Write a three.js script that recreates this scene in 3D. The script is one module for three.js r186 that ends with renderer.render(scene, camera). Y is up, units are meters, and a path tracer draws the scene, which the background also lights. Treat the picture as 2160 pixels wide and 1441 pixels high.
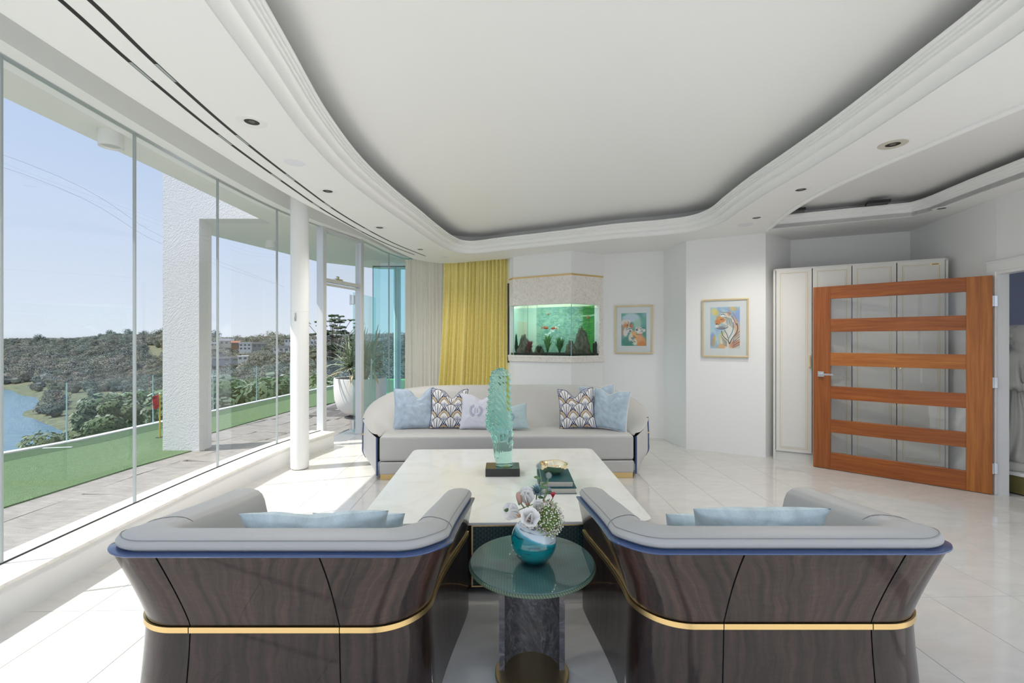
import * as THREE from 'three';
import { mergeGeometries, mergeVertices, toCreasedNormals } from 'three/addons/utils/BufferGeometryUtils.js';
import { RoundedBoxGeometry } from 'three/addons/geometries/RoundedBoxGeometry.js';
import { RectAreaLightUniformsLib } from 'three/addons/lights/RectAreaLightUniformsLib.js';
import { MarchingCubes } from 'three/addons/objects/MarchingCubes.js';
import { createNoise3D } from 'simplex-noise';

// ------------------------------------------------------------ camera, sky, sun, exposure
const scene = new THREE.Scene();
const camera = new THREE.PerspectiveCamera(73.77, 2160 / 1441, 0.05, 9000);
camera.position.set(0, 1.45, 0);
camera.lookAt(0, 1.4495, -1);
const renderer = new THREE.WebGLRenderer({ antialias: true });
renderer.toneMapping = THREE.LinearToneMapping;
renderer.toneMappingExposure = 2.05;
renderer.shadowMap.enabled = true;
RectAreaLightUniformsLib.init();

const SUN_DIR = new THREE.Vector3(-0.52, 0.84, 0.157).normalize();     // towards the sun: high over the left, slightly behind
{ // clear sky: pale at the horizon, bluer upwards, a broad glow round the sun
  const W = 512, H = 256, data = new Float32Array(W * H * 4), d = new THREE.Vector3();
  const lerp = THREE.MathUtils.lerp, hor = [0.385, 0.42, 0.468], mid = [0.25, 0.315, 0.44], zen = [0.175, 0.25, 0.434];
  for (let j = 0; j < H; j++) for (let i = 0; i < W; i++) {
    const lat = ((j + 0.5) / H - 0.5) * Math.PI, lon = ((i + 0.5) / W - 0.5) * 2 * Math.PI;
    d.set(Math.cos(lat) * Math.cos(lon), Math.sin(lat), Math.cos(lat) * Math.sin(lon));
    const e = Math.max(0, Math.sin(lat)), a = Math.min(1, e / 0.35), b = Math.max(0, (e - 0.35) / 0.65);
    const g = Math.max(0, d.dot(SUN_DIR)), glow = 0.4 * Math.pow(g, 6) + 1.0 * Math.pow(g, 40);
    const o = (j * W + i) * 4;
    for (let c = 0; c < 3; c++) {
      const base = lat < 0 ? hor[c] * 0.45 : lerp(lerp(hor[c], mid[c], Math.pow(a, 0.8)), zen[c], b);
      data[o + c] = base + glow * [1, 0.97, 0.9][c] * (lat < 0 ? 0 : 1);
    }
    data[o + 3] = 1;
  }
  const t = new THREE.DataTexture(data, W, H, THREE.RGBAFormat, THREE.FloatType);
  t.mapping = THREE.EquirectangularReflectionMapping; t.magFilter = THREE.LinearFilter; t.needsUpdate = true;
  scene.background = t; scene.environment = t;
}
const sun = new THREE.DirectionalLight(new THREE.Color(1, 0.955, 0.89), 2.5);
sun.position.copy(SUN_DIR).multiplyScalar(40); sun.castShadow = true;
Object.assign(sun.shadow.camera, { left: -16, right: 16, top: 16, bottom: -16, near: 1, far: 90 });
sun.shadow.mapSize.set(4096, 4096);
scene.add(sun, sun.target);

// ------------------------------------------------------------ helpers
let seed_ = 12345;
const rnd = () => { seed_ = (seed_ + 0x6d2b79f5) | 0; let t = Math.imul(seed_ ^ (seed_ >>> 15), 1 | seed_); t = (t + Math.imul(t ^ (t >>> 7), 61 | t)) ^ t; return ((t ^ (t >>> 14)) >>> 0) / 4294967296; };
const rr = (a, b) => a + (b - a) * rnd();
const noise3 = createNoise3D(rnd);
const fbm = (x, y, z = 0, o = 4) => { let s = 0, a = 0.5, f = 1; for (let i = 0; i < o; i++) { s += a * noise3(x * f, y * f, z + i * 7.3); a *= 0.5; f *= 2; } return s; };
const clamp = THREE.MathUtils.clamp, mix = THREE.MathUtils.lerp, sstep = (x, a, b) => THREE.MathUtils.smoothstep(x, a, b);
const V = (x, y, z) => new THREE.Vector3(x, y, z);
const used = new Map();
function numbered(name) { const n = used.get(name) ?? 0; used.set(name, n + 1); return n ? name + '_' + String(n).padStart(3, '0') : name; }
function fit(o, name, parent) {
  if (parent) { let n = 0; for (const c of parent.children) if (c.name === name || c.name.startsWith(name + '_0') || c.name.startsWith(name + '_1')) n++; o.name = n ? name + '_' + String(n).padStart(3, '0') : name; parent.add(o); }
  else { o.name = numbered(name); scene.add(o); }
  return o;
}
function mesh(name, geo, mat, parent) {                        // one named mesh under its parent (or the scene)
  const g = Array.isArray(geo) ? merge(geo) : geo;
  const m = new THREE.Mesh(g, mat); m.castShadow = m.receiveShadow = true;
  return fit(m, name, parent);
}
function merge(list) {
  const l = list.map((g) => { const n = g.index ? g.toNonIndexed() : g.clone(); for (const k of Object.keys(n.attributes)) if (!['position', 'normal', 'uv'].includes(k)) n.deleteAttribute(k); if (!n.attributes.uv) n.setAttribute('uv', new THREE.BufferAttribute(new Float32Array(n.attributes.position.count * 2), 2)); if (!n.attributes.normal) n.computeVertexNormals(); return n; });
  return mergeGeometries(l);
}
function tag(o, label, category, group) { o.userData.label = label; o.userData.category = category; if (group) o.userData.group = group; return o; }
function thing(name, label, category, x = 0, y = 0, z = 0, turn = 0, group) {
  const o = fit(new THREE.Group(), name); o.position.set(x, y, z); o.rotation.y = turn; return tag(o, label, category, group);
}
function struct(name, geo, mat, parent) { const m = mesh(name, geo, mat, parent); if (!parent) m.userData.kind = 'structure'; return m; }
function structGroup(name) { const g = fit(new THREE.Group(), name); g.userData.kind = 'structure'; return g; }
function dup(o, label) { const c = o.clone(); c.name = numbered(o.name.replace(/_\d{3}$/, '')); if (label) c.userData.label = label; scene.add(c); return c; }

// geometry
const box = (w, h, d, x = 0, y = 0, z = 0, ry = 0) => { const g = new THREE.BoxGeometry(w, h, d); boxUV(g, w, h, d); if (ry) g.rotateY(ry); return g.translate(x, y, z); };
function boxUV(g, w, h, d) { // uv in metres
  const s = [[d, h], [d, h], [w, d], [w, d], [w, h], [w, h]], uv = g.attributes.uv; if (uv.count !== 24) return;
  for (let f = 0; f < 6; f++) for (let i = 0; i < 4; i++) uv.setXY(f * 4 + i, uv.getX(f * 4 + i) * s[f][0], uv.getY(f * 4 + i) * s[f][1]);
}
const rbox = (w, h, d, r = 0.004, x = 0, y = 0, z = 0, seg = 2) => { const g = new RoundedBoxGeometry(w, h, d, seg, Math.min(r, w / 2.01, h / 2.01, d / 2.01)); planarUV(g); return g.translate(x, y, z); };
function planarUV(g) { // box-mapped uv in metres
  const p = g.attributes.position, n = g.attributes.normal, uv = g.attributes.uv;
  for (let i = 0; i < p.count; i++) {
    const ax = Math.abs(n.getX(i)), ay = Math.abs(n.getY(i)), az = Math.abs(n.getZ(i));
    if (ay >= ax && ay >= az) uv.setXY(i, p.getX(i), p.getZ(i)); else if (ax > az) uv.setXY(i, p.getZ(i), p.getY(i)); else uv.setXY(i, p.getX(i), p.getY(i));
  }
  return g;
}
const cyl = (r0, r1, h, x = 0, y = 0, z = 0, n = 32) => new THREE.CylinderGeometry(r1, r0, h, n).translate(x, y + h / 2, z);
const lathe = (pts, n = 48) => new THREE.LatheGeometry(pts.map(([x, y]) => new THREE.Vector2(x, y)), n);
const tube = (pts, r, n = 32, rad = 8, closed = false) => new THREE.TubeGeometry(new THREE.CatmullRomCurve3(pts.map((p) => (p.isVector3 ? p : V(...p))), closed), n, r, rad, closed);
function grid(fn, nu, nv, closedU = false) {                   // fn(u, v) -> [x, y, z] (, s, t)
  const pos = [], uv = [], idx = [];
  for (let j = 0; j <= nv; j++) for (let i = 0; i <= nu; i++) { const p = fn(i / nu, j / nv); pos.push(p[0], p[1], p[2]); uv.push(p[3] ?? i / nu, p[4] ?? j / nv); }
  const w = nu + 1;
  for (let j = 0; j < nv; j++) for (let i = 0; i < nu; i++) { const a = j * w + i; idx.push(a, a + 1, a + w, a + 1, a + w + 1, a + w); }
  const g = new THREE.BufferGeometry();
  g.setAttribute('position', new THREE.Float32BufferAttribute(pos, 3)); g.setAttribute('uv', new THREE.Float32BufferAttribute(uv, 2)); g.setIndex(idx);
  g.computeVertexNormals(); 
  if (closedU) { const n = g.attributes.normal; for (let j = 0; j <= nv; j++) { const a = j * w, b = j * w + nu; const m = V(n.getX(a) + n.getX(b), n.getY(a) + n.getY(b), n.getZ(a) + n.getZ(b)).normalize(); n.setXYZ(a, m.x, m.y, m.z); n.setXYZ(b, m.x, m.y, m.z); } }
  return g;
}
function spline(pts, n, closed = false) { // smooth 2-D path through [x, z]
  const c = new THREE.CatmullRomCurve3(pts.map(([x, z]) => V(x, 0, z)), closed, 'centripetal');
  const p = c.getSpacedPoints(n).map((q) => [q.x, q.z]); if (closed) p.pop(); return p;
}
function normals2(path, closed) { // unit-offset mitres, to the right of the direction of travel
  return path.map((p, i) => {
    const a = path[i - 1] ?? (closed ? path[path.length - 1] : null), b = path[i + 1] ?? (closed ? path[0] : null);
    const d = (u, v) => { const x = v[0] - u[0], z = v[1] - u[1], l = Math.hypot(x, z) || 1; return [x / l, z / l]; };
    const t1 = a ? d(a, p) : d(p, b), t2 = b ? d(p, b) : t1, n1 = [-t1[1], t1[0]], n2 = [-t2[1], t2[0]];
    let m = [n1[0] + n2[0], n1[1] + n2[1]]; const l = Math.hypot(...m); m = [m[0] / l, m[1] / l];
    const k = 1 / Math.max(0.4, m[0] * n1[0] + m[1] * n1[1]); return [m[0] * k, m[1] * k];
  });
}
const offset = (path, o, closed) => { const n = normals2(path, closed); return path.map((p, i) => [p[0] + n[i][0] * o, p[1] + n[i][1] * o]); };
function sweep(path, prof, { closedPath = false, closedProf = true, crease = 0.6 } = {}) { // prof: [offset to the right, y]
  const n = normals2(path, closedPath), P = closedPath ? [...path, path[0]] : path, N = closedPath ? [...n, n[0]] : n, Q = closedProf ? [...prof, prof[0]] : prof;
  const pos = [], uv = [], idx = []; let s = 0;
  P.forEach((p, i) => {
    if (i) s += Math.hypot(p[0] - P[i - 1][0], p[1] - P[i - 1][1]);
    let t = 0;
    Q.forEach((q, j) => { if (j) t += Math.hypot(q[0] - Q[j - 1][0], q[1] - Q[j - 1][1]); pos.push(p[0] + N[i][0] * q[0], q[1], p[1] + N[i][1] * q[0]); uv.push(s, t); });
  });
  const w = Q.length;
  for (let i = 0; i < P.length - 1; i++) for (let j = 0; j < w - 1; j++) { const a = i * w + j; idx.push(a, a + 1, a + w, a + 1, a + w + 1, a + w); }
  if (!closedPath && closedProf) {
    const tri = THREE.ShapeUtils.triangulateShape(prof.map(([x, y]) => new THREE.Vector2(x, y)), []), e = (P.length - 1) * w;
    for (const [a, b, c] of tri) { idx.push(a, c, b, e + a, e + b, e + c); }
  }
  const g = new THREE.BufferGeometry();
  g.setAttribute('position', new THREE.Float32BufferAttribute(pos, 3)); g.setAttribute('uv', new THREE.Float32BufferAttribute(uv, 2)); g.setIndex(idx);
  return fixOut(toCreasedNormals(g, crease), path, prof);
}
function fixOut(g) { // turn the faces outward if the solid came out inside-out
  const p = g.attributes.position; let v = 0; const a = V(), b = V(), c = V();
  for (let i = 0; i < p.count; i += 3) { a.fromBufferAttribute(p, i); b.fromBufferAttribute(p, i + 1); c.fromBufferAttribute(p, i + 2); v += a.dot(b.cross(c)); }
  if (v < 0) flip(g); return g;
}
function flip(g) {
  for (const k of Object.keys(g.attributes)) { const at = g.attributes[k], s = at.itemSize, A = at.array; for (let i = 0; i < at.count; i += 3) for (let c = 0; c < s; c++) { const x = A[(i + 1) * s + c]; A[(i + 1) * s + c] = A[(i + 2) * s + c]; A[(i + 2) * s + c] = x; } }
  const n = g.attributes.normal.array; for (let i = 0; i < n.length; i++) n[i] = -n[i]; return g;
}
function slab(pts, y0, y1, holes = [], bevel = 0) { // horizontal plate: outline [x, z] between two heights
  const sh = new THREE.Shape(pts.map(([x, z]) => new THREE.Vector2(x, -z)));
  for (const h of holes) sh.holes.push(new THREE.Path(h.map(([x, z]) => new THREE.Vector2(x, -z))));
  const g = new THREE.ExtrudeGeometry(sh, { depth: y1 - y0 - 2 * bevel, bevelEnabled: bevel > 0, bevelSize: bevel, bevelThickness: bevel, bevelSegments: 3, bevelOffset: -bevel, curveSegments: 8 });
  return g.rotateX(-Math.PI / 2).translate(0, y0 + bevel, 0);
}
const wallOf = (path, t, y0, y1) => sweep(path, [[0, y0], [t, y0], [t, y1], [0, y1]], { crease: 0.3 });
function place(g, [x, y, z], ry = 0, rx = 0, rz = 0) { return g.applyMatrix4(new THREE.Matrix4().compose(V(x, y, z), new THREE.Quaternion().setFromEuler(new THREE.Euler(rx, ry, rz, 'YXZ')), V(1, 1, 1))); }

// textures
function tex(w, h, fn, { srgb = true, rx = 1, ry = 1 } = {}) {
  const d = new Uint8Array(w * h * 4);
  for (let y = 0; y < h; y++) for (let x = 0; x < w; x++) { const c = fn(x / w, y / h); const o = (y * w + x) * 4; for (let k = 0; k < 3; k++) d[o + k] = clamp(c[k] ?? c[0], 0, 1) * 255; d[o + 3] = 255; }
  const t = new THREE.DataTexture(d, w, h); t.wrapS = t.wrapT = THREE.RepeatWrapping; t.magFilter = THREE.LinearFilter; t.colorSpace = srgb ? THREE.SRGBColorSpace : THREE.NoColorSpace; t.repeat.set(rx, ry); t.needsUpdate = true; return t;
}
function tnoise(u, v, f, z = 0, o = 4, fy = f) { // tileable fbm
  let s = 0, a = 0.5; for (let i = 0; i < o; i++) { const A = u * 2 * Math.PI, B = v * 2 * Math.PI, R = f / (2 * Math.PI), R2 = fy / (2 * Math.PI); s += a * (noise3(Math.cos(A) * R + z, Math.sin(A) * R + Math.cos(B) * R2, Math.sin(B) * R2 + z * 1.7)); a *= 0.5; f *= 2; fy *= 2; } return s;
}
function canvasTex(w, h, draw) { const c = document.createElement('canvas'); c.width = w; c.height = h; const g = c.getContext('2d'); draw(g, w, h); const t = new THREE.CanvasTexture(c); t.colorSpace = THREE.SRGBColorSpace; return t; }
const std = (o) => new THREE.MeshStandardMaterial(o), phy = (o) => new THREE.MeshPhysicalMaterial(o);
const rgb = (r, g, b) => new THREE.Color().setRGB(r, g, b);
const BY = (r, g, b, rough = 0.6, extra = {}) => std({ color: rgb(r, g, b), roughness: rough, ...extra });

// ------------------------------------------------------------ materials
const wallBump = tex(256, 256, (u, v) => [0.5 + 0.5 * tnoise(u, v, 40, 3, 3)], { srgb: false });
const M = {
  paint: std({ color: rgb(0.90, 0.895, 0.88), roughness: 0.55 }),
  ceiling: std({ color: rgb(0.93, 0.925, 0.91), roughness: 0.45 }),
  gloss: std({ color: rgb(0.88, 0.875, 0.86), roughness: 0.3 }),
  stucco: std({ color: rgb(0.72, 0.72, 0.73), roughness: 0.85, bumpMap: wallBump, bumpScale: 0.004 }),
  brass: std({ color: rgb(0.80, 0.57, 0.26), metalness: 1, roughness: 0.32 }),
  brassPale: std({ color: rgb(0.80, 0.66, 0.40), metalness: 1, roughness: 0.25 }),
  goldPolish: std({ color: rgb(0.93, 0.76, 0.47), metalness: 1, roughness: 0.06 }),
  chrome: std({ color: rgb(0.75, 0.76, 0.78), metalness: 1, roughness: 0.15 }),
  alu: std({ color: rgb(0.62, 0.64, 0.66), metalness: 0.6, roughness: 0.35 }),
  black: BY(0.012, 0.012, 0.012, 0.5),
  dark: BY(0.03, 0.03, 0.032, 0.6),
  glass: phy({ color: rgb(0.975, 0.985, 0.98), roughness: 0, transmission: 1, thickness: 0, ior: 1.5 }),
  tealGlass: phy({ color: rgb(0.45, 0.80, 0.80), roughness: 0, transmission: 1, thickness: 0, ior: 1.5 }),
  balGlass: phy({ color: rgb(0.86, 0.955, 0.94), roughness: 0, transmission: 1, thickness: 0, ior: 1.5 }),
  silicone: BY(0.40, 0.44, 0.44, 0.4),
  leather: std({ color: rgb(0.56, 0.545, 0.52), roughness: 0.5 }),
  navy: phy({ color: rgb(0.035, 0.075, 0.20), roughness: 0.25, clearcoat: 0.6, clearcoatRoughness: 0.1 }),
};
// ------------------------------------------------------------ the setting
const TURN = 0.028;                                             // the furniture and tiles are laid 1.6 degrees off the camera's axis
const rot = ([x, z], a = TURN) => [x * Math.cos(a) + z * Math.sin(a), -x * Math.sin(a) + z * Math.cos(a)];
const glassKnots = [[-2.30, 2.2], [-2.52, 0.9], [-2.68, -0.4], [-2.78, -1.55], [-2.842, -2.53], [-2.886, -3.48], [-2.895, -4.475], [-2.835, -5.49], [-2.65, -6.32], [-2.39, -7.14], [-2.23, -8.25], [-2.06, -8.78]];
const glassPath = spline(glassKnots, 220);
const onGlass = (z) => { for (let i = 1; i < glassPath.length; i++) if (glassPath[i][1] <= z) { const a = glassPath[i - 1], b = glassPath[i], k = (z - a[1]) / (b[1] - a[1]); return mix(a[0], b[0], k); } return glassPath[glassPath.length - 1][0]; };
const glassBetween = (z0, z1, n = 10) => Array.from({ length: n + 1 }, (_, i) => { const z = mix(z0, z1, i / n); return [onGlass(z), z]; });

// room outline (counter-clockwise seen from above would be reversed; order: left-back, front, right, back)
const wallPts = { A: [0.023, -7.28], B: [0.884, -6.79], C: [1.405, -7.10], D: [2.25, -6.76], E: [2.345, -6.13], F: [3.165, -5.68], G: [3.72, -6.08], H: [4.88, -5.58], I: [4.575, -4.30] };
const W = wallPts;

// floor: marble tiles laid as individual slabs on a bed
{
  const vein = (z, amp) => tex(384, 384, (u, v) => {
    const w = tnoise(u, v, 2.2, z, 4), n = tnoise(u + 0.08 * w, v + 0.1 * w, 3, z + 9, 5, 9), k = 0.965 + 0.03 * n - amp * Math.pow(1 - Math.abs(tnoise(u, v, 1.6, z + 4, 3, 5)), 14);
    return [0.85 * k, 0.838 * k, 0.815 * k];
  });
  const tileM = [0, 1, 2].map((i) => phy({ map: vein(i * 5.1, 0.018), roughness: 0.07, ior: 1.55 }));
  const bed = struct('floor', slab([[-3.0, 4.2], [6.9, 4.2], [6.9, -9.3], [-2.45, -9.3], [-2.75, -7], [-3.0, -5]], -0.12, -0.012), BY(0.70, 0.69, 0.66, 0.5));
  const tw = 0.4653, td = 1.01, gap = 0.0022, tg = rbox(tw - gap, 0.012, td - gap, 0.0012, 0, -0.006, 0, 1);
  tg.rotateY(TURN);
  const inside = (x, z) => {
    if (z > 4.0 || z < -9.2 || x < onGlass(clamp(z, -8.7, 2.1)) - 0.1) return false;
    if (x > W.I[0] - 0.02 && z > -4.5) return x < 4.75; 
    if (z < -6.2 && x > 2.6) return false; return x < 5.1;
  };
  for (let j = -6; j < 8; j++) for (let i = -10; i < 10; i++) {
    const [x, z] = rot([1.51 - tw / 2 + i * tw, -(2.51 + j * td + td / 2)]);
    if (!inside(x, z) || z > 2.6) continue;
    const t = mesh('tile', tg, tileM[(i * 7 + j * 3 + 60) % 3], bed); t.position.set(x, 0, z);
  }
  // hallway floor beyond the door: grey stone
  const hallM = std({ map: tex(256, 256, (u, v) => { const n = 0.5 + 0.12 * tnoise(u, v, 5, 2, 5); return [n * 0.98, n, n * 1.02]; }), roughness: 0.25 });
  for (let i = 0; i < 3; i++) for (let j = 0; j < 5; j++) mesh('tile', rbox(0.596, 0.012, 0.596, 0.0012, 5.16 + i * 0.6, -0.006, -2.3 - j * 0.6, 1), hallM, bed);
}

// kerb below the windows and the glazing itself
{
  const kerbM = phy({ map: tex(512, 128, (u, v) => { const n = tnoise(u, v, 4, 8, 5), k = 0.95 - 0.06 * Math.pow(1 - Math.abs(n), 12) + 0.01 * n; return [k, 0.985 * k, 0.955 * k]; }), roughness: 0.2 });
  const kp = glassBetween(2.1, -6.29, 60);
  const kerb = struct('trim_1', sweep(kp, [[-0.12, -0.1], [0.225, -0.1], [0.225, 0.194], [-0.12, 0.194]], { crease: 0.3 }), M.paint);
  // marble coping slabs on the kerb
  for (let i = 0; i < 8; i++) { const z0 = mix(2.1, -6.3, i / 8), z1 = mix(2.1, -6.3, (i + 1) / 8) + 0.002; mesh('coping_slab', sweep(glassBetween(z0, z1, 8), [[-0.13, 0.194], [0.24, 0.194], [0.24, 0.206], [0.236, 0.212], [-0.13, 0.212]], { crease: 0.3 }), kerbM, kerb); }
  const head = 3.04;
  const cuts = [2.1, 0.75, -0.55, -1.55, -2.53, -3.48, -4.475, -5.49, -6.27];
  for (let i = 0; i + 1 < cuts.length; i++) {
    const g = fit(new THREE.Group(), 'window_' + (i + 1)); g.userData.kind = 'structure';
    mesh('pane', sweep(glassBetween(cuts[i] - 0.006, cuts[i + 1] + 0.006, 8), [[0, 0.212], [0, head]], { closedProf: false }), M.glass, g);
    const [x, z] = [onGlass(cuts[i + 1]), cuts[i + 1]];
    if (i + 2 < cuts.length) mesh('joint', box(0.02, head - 0.212, 0.011, x, (head + 0.212) / 2, z), M.silicone, g);
  }
  // dark head channel and white beam above the glass
  const full = glassBetween(-0.97, -8.75, 100);
  struct('trim_2', sweep(full, [[-0.02, head - 0.004], [0.03, head - 0.004], [0.03, head + 0.02], [-0.02, head + 0.02]], { crease: 0.3 }), M.alu);
  struct('trim_3', [sweep(full, [[0.03, head], [0.14, head], [0.14, 3.45], [0.03, 3.45]], { crease: 0.3 }), sweep(full, [[-0.14, head + 0.02], [0.03, head + 0.02], [0.03, 3.45], [-0.14, 3.45]], { crease: 0.3 })], M.paint);
  // thin floor-level black seal
  struct('trim_4', sweep(kp, [[0.004, 0.212], [0.012, 0.212], [0.012, 0.22], [0.004, 0.22]], { crease: 0.3 }), M.dark);

  // aluminium door frame with transom; the glass door is folded back outside
  const door = fit(new THREE.Group(), 'door_1'); door.userData.kind = 'structure';
  const zA = -6.33, zB = -7.14, pA = [onGlass(zA), zA], pB = [onGlass(zB), zB], ang = Math.atan2(pB[0] - pA[0], pB[1] - pA[1]);
  const frameM = std({ color: rgb(0.72, 0.74, 0.77), roughness: 0.35, metalness: 0.3 });
  mesh('post', rbox(0.11, head, 0.075, 0.006, 0, head / 2, 0), frameM, door).position.set(pA[0], 0, pA[1]);
  mesh('post', rbox(0.11, head, 0.075, 0.006, 0, head / 2, 0), frameM, door).position.set(pB[0], 0, pB[1]);
  for (const c of door.children) c.rotation.y = ang;
  const L = Math.hypot(pB[0] - pA[0], pB[1] - pA[1]), mid = [(pA[0] + pB[0]) / 2, (pA[1] + pB[1]) / 2];
  const put = (m) => { m.position.set(mid[0], 0, mid[1]); m.rotation.y = ang; return m; };
  put(mesh('transom', [rbox(0.075, 0.05, L - 0.075, 0.006, 0, 2.31, 0), rbox(0.05, 0.03, L - 0.075, 0.006, 0.01, 2.255, 0)], frameM, door));
  put(mesh('head_rail', rbox(0.075, 0.05, L - 0.075, 0.006, 0, head - 0.03, 0), frameM, door));
  put(mesh('pane', box(0.01, head - 2.36 - 0.02, L - 0.075, 0, (head + 2.32) / 2 - 0.01, 0), M.glass, door));
  put(mesh('winder', [rbox(0.05, 0.035, 0.16, 0.008, 0.045, 2.352, -0.02), rbox(0.03, 0.045, 0.05, 0.008, 0.05, 2.385, -0.03)], M.chrome, door));
  put(mesh('closer', rbox(0.04, 0.07, 0.05, 0.006, 0.03, head - 0.11, -L / 2 + 0.09), M.alu, door));
  put(mesh('latch_plate', rbox(0.006, 0.035, 0.02, 0.002, 0.058, 1.01, -L / 2), M.brassPale, door));
  // fixed panes after the door
  const kp2 = glassBetween(-7.18, -8.75, 16);
  const low = struct('trim_5', sweep(kp2, [[-0.1, -0.1], [0.225, -0.1], [0.225, 0.2], [-0.1, 0.2]], { crease: 0.3 }), M.paint);
  for (const [i, a, b] of [[9, -7.19, -8.24], [10, -8.26, -8.75]]) {
    const g = fit(new THREE.Group(), 'window_' + i); g.userData.kind = 'structure';
    mesh('pane', sweep(glassBetween(a, b, 8), [[0, 0.2], [0, head]], { closedProf: false }), M.glass, g);
    if (i === 9) mesh('joint', box(0.02, head - 0.2, 0.011, onGlass(-8.25), (head + 0.2) / 2, -8.25), M.silicone, g);
  }
}
// the open frameless glass door leaf, hinged on the second post and folded against the fixed pane outside
{
  const a = Math.atan2(onGlass(-8.1) - onGlass(-7.2), -0.9);
  const t = thing('glass_door_leaf', 'frameless glass door leaf folded open outside the aluminium door post', 'glass door', onGlass(-7.14) - 0.11, 0.02, -7.12, a + 0.05);
  mesh('pane', box(0.012, 2.2, 0.92, 0, 1.1, 0.5), phy({ color: rgb(0.80, 0.93, 0.92), roughness: 0, transmission: 1, thickness: 0 }), t);
  for (const y of [0.12, 2.08]) mesh('hinge', [rbox(0.05, 0.14, 0.05, 0.004, 0, y, 0.03), cyl(0.014, 0.014, 0.16, 0.03, y - 0.08, 0.0)], M.chrome, t);
  mesh('handle', [cyl(0.012, 0.012, 0.34, 0.05, 0.78, 0.9), cyl(0.008, 0.008, 0.05, 0.025, 0.84, 0.9), cyl(0.008, 0.008, 0.05, 0.025, 1.04, 0.9)], M.chrome, t);
}

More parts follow.
